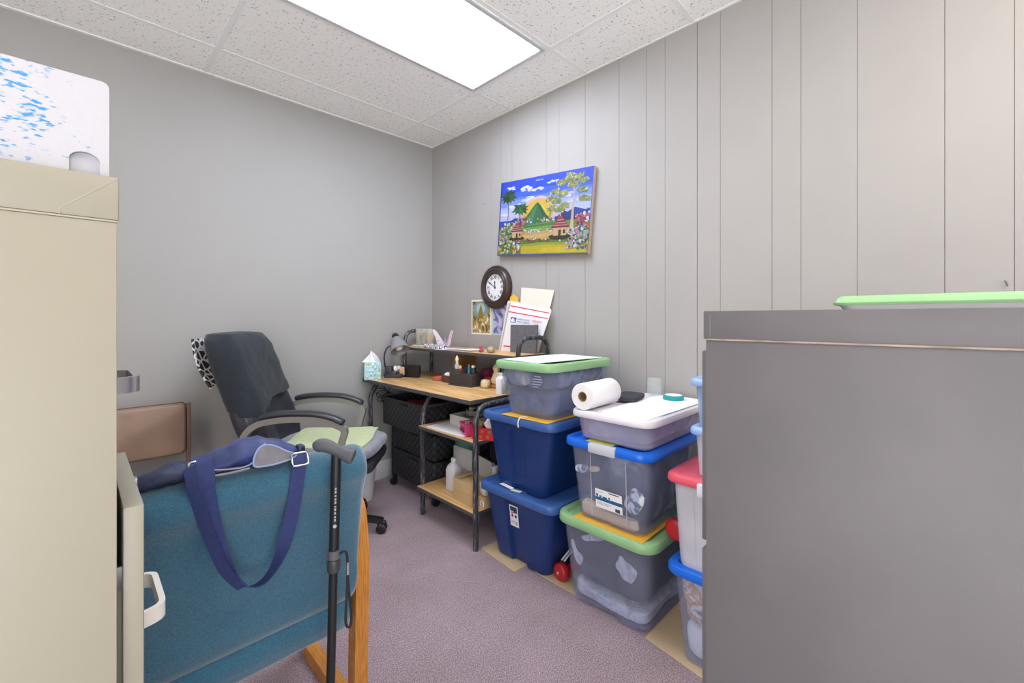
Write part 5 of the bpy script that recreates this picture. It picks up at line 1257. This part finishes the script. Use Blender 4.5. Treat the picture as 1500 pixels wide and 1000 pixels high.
t = tote('storage_tote', 'milky white bin with coral red lid behind the grey cabinet', (1.482, 1.87, .345, .667), (1.470, 1.89, .335, .685), (1.45, 1.905, .318, .705), .04, .3365, .634, .661, M_clear2, M_red_lid, ind=(.05, .08, 0), rec=.006)
obj('latch', MB().box(1.444, 1.472, .49, .585, .610, .655, .006), mat('white_latch', '#d9dbe4', .35), t)
obj('rib', MB().tube([(1.481, .60, .36), (1.470, .605, .61)], .0022, n=6), M_clear2, t)
stuffing('white_batting', 'pale folded cloth inside the red-lidded bin', 'cloth', 1.51, 1.85, .37, .645, .345, .50, mat('pale_lilac_cloth', '#d3d2de', .95), 6, .05)
def small_tub(z0, label, m_body):
    t = thing('small_tub', label, 'tub', (1.62, .505, z0))
    R = [rr(1.515+a, 1.745-a, .40+a, .612-a, .03, z) for a, z in ((.006, z0), (.0, z0+.004), (-.008, z0+.155), (-.005, z0+.155), (.004, z0+.007))]
    obj('tub_body', MB().loft(R), m_body, t)
    obj('lid', MB().loft(lid_rings(1.492, 1.768, .377, .636, z0+.146, z0+.172, .036, .02, .006)), M_pale_lid, t)
small_tub(.6555, 'small tub with pale blue lid standing on the red lid', M_clear2)
small_tub(.822, 'small blue tub at the very top of the right stack', M_clear3)
stuffing('peach_yarn', 'peach coloured yarn inside the lower small tub', 'yarn', 1.53, 1.73, .42, .595, .664, .76, patches('peach_mix', [(.35, '#efd9d0'), (.5, '#e6b9a0'), (.62, '#f0e6e2')], 16), 4, .1, 18)
stuffing('green_yarn', 'mint green yarn inside the top small blue tub', 'yarn', 1.535, 1.725, .42, .59, .832, .91, mat('mint_yarn', '#7fd8b4', .9, var=.2, vs=40), 4, .1, 18)

# two red dumbbells
def dumbbell(loc, rz, label, mark=True):
    t = thing('dumbbell', label, 'dumbbell', loc, rz)
    for k, z in enumerate((0., .112)):
        Tm = Matrix.Translation((z, 0, .0385)) @ Matrix.Rotation(pi/2, 4, 'Y') @ Matrix.Rotation(pi/8, 4, 'Z')
        obj('head', MB().lathe([(.026, 0), (.036, .004), (.0405, .012), (.0405, .03), (.034, .040), (.020, .046)], n=8 if k == 9 else 16, T=Tm), M_red, t, local=True)
    obj('grip', MB().tube([(.04, 0, .0385), (.12, 0, .0385)], .0155, n=16), M_red, t, local=True)
    if not mark: return t
    Tn = Matrix(((0, 0, -1, -.0002), (-1, 0, 0, .008), (0, 1, 0, .029), (0, 0, 0, 1)))
    obj('numeral', MB().text('4', .024, Tn), mat('white_ink', '#f2f2f4'), t, local=True)
    return t
dumbbell((1.545, 1.2495, .0045), radians(-7), 'red dumbbell on the floor between the navy and clear totes')
dumbbell((1.562, .7135, .3745), radians(0), 'red dumbbell lying on the green lid beside the red-lidded bin', False)
cp = MB()
for dy in (0, .014): cp.ribbon(cr([(1.575, 1.238+dy, .088), (1.60, 1.236+dy, .102), (1.64, 1.233+dy, .118), (1.67, 1.231+dy, .122)], 4), .008, .002, (0, 1, .2))
solo('plastic_clip', cp, frosted('clear_clip', '#e6e8ee', .7), 'clear plastic strips resting on the left dumbbell', 'clip')

# ------------------------------------------------------------------ camera and render look
cam = bpy.data.cameras.new('camera'); co = bpy.data.objects.new('camera', cam); COL.objects.link(co)
co.location = (0, 0, 1.2); co.rotation_euler = (pi/2, 0, radians(-45))
cam.sensor_fit = 'HORIZONTAL'; cam.sensor_width = 36; cam.lens = 637/1500*36; cam.shift_y = -34/1500; cam.clip_start = .01
SC.camera = co
w = bpy.data.worlds.new('world'); SC.world = w; w.use_nodes = True
w.node_tree.nodes['Background'].inputs['Color'].default_value = (.8, .85, 1, 1); w.node_tree.nodes['Background'].inputs['Strength'].default_value = .2
vs_ = SC.view_settings; SC.display_settings.display_device = 'sRGB'
vs_.view_transform = 'Standard'; vs_.look = 'None'; vs_.exposure = .53; vs_.gamma = 1; vs_.use_curve_mapping = False
SC.cycles.use_denoising = True
SC.cycles.max_bounces = 10; SC.cycles.diffuse_bounces = 6; SC.cycles.transparent_max_bounces = 24
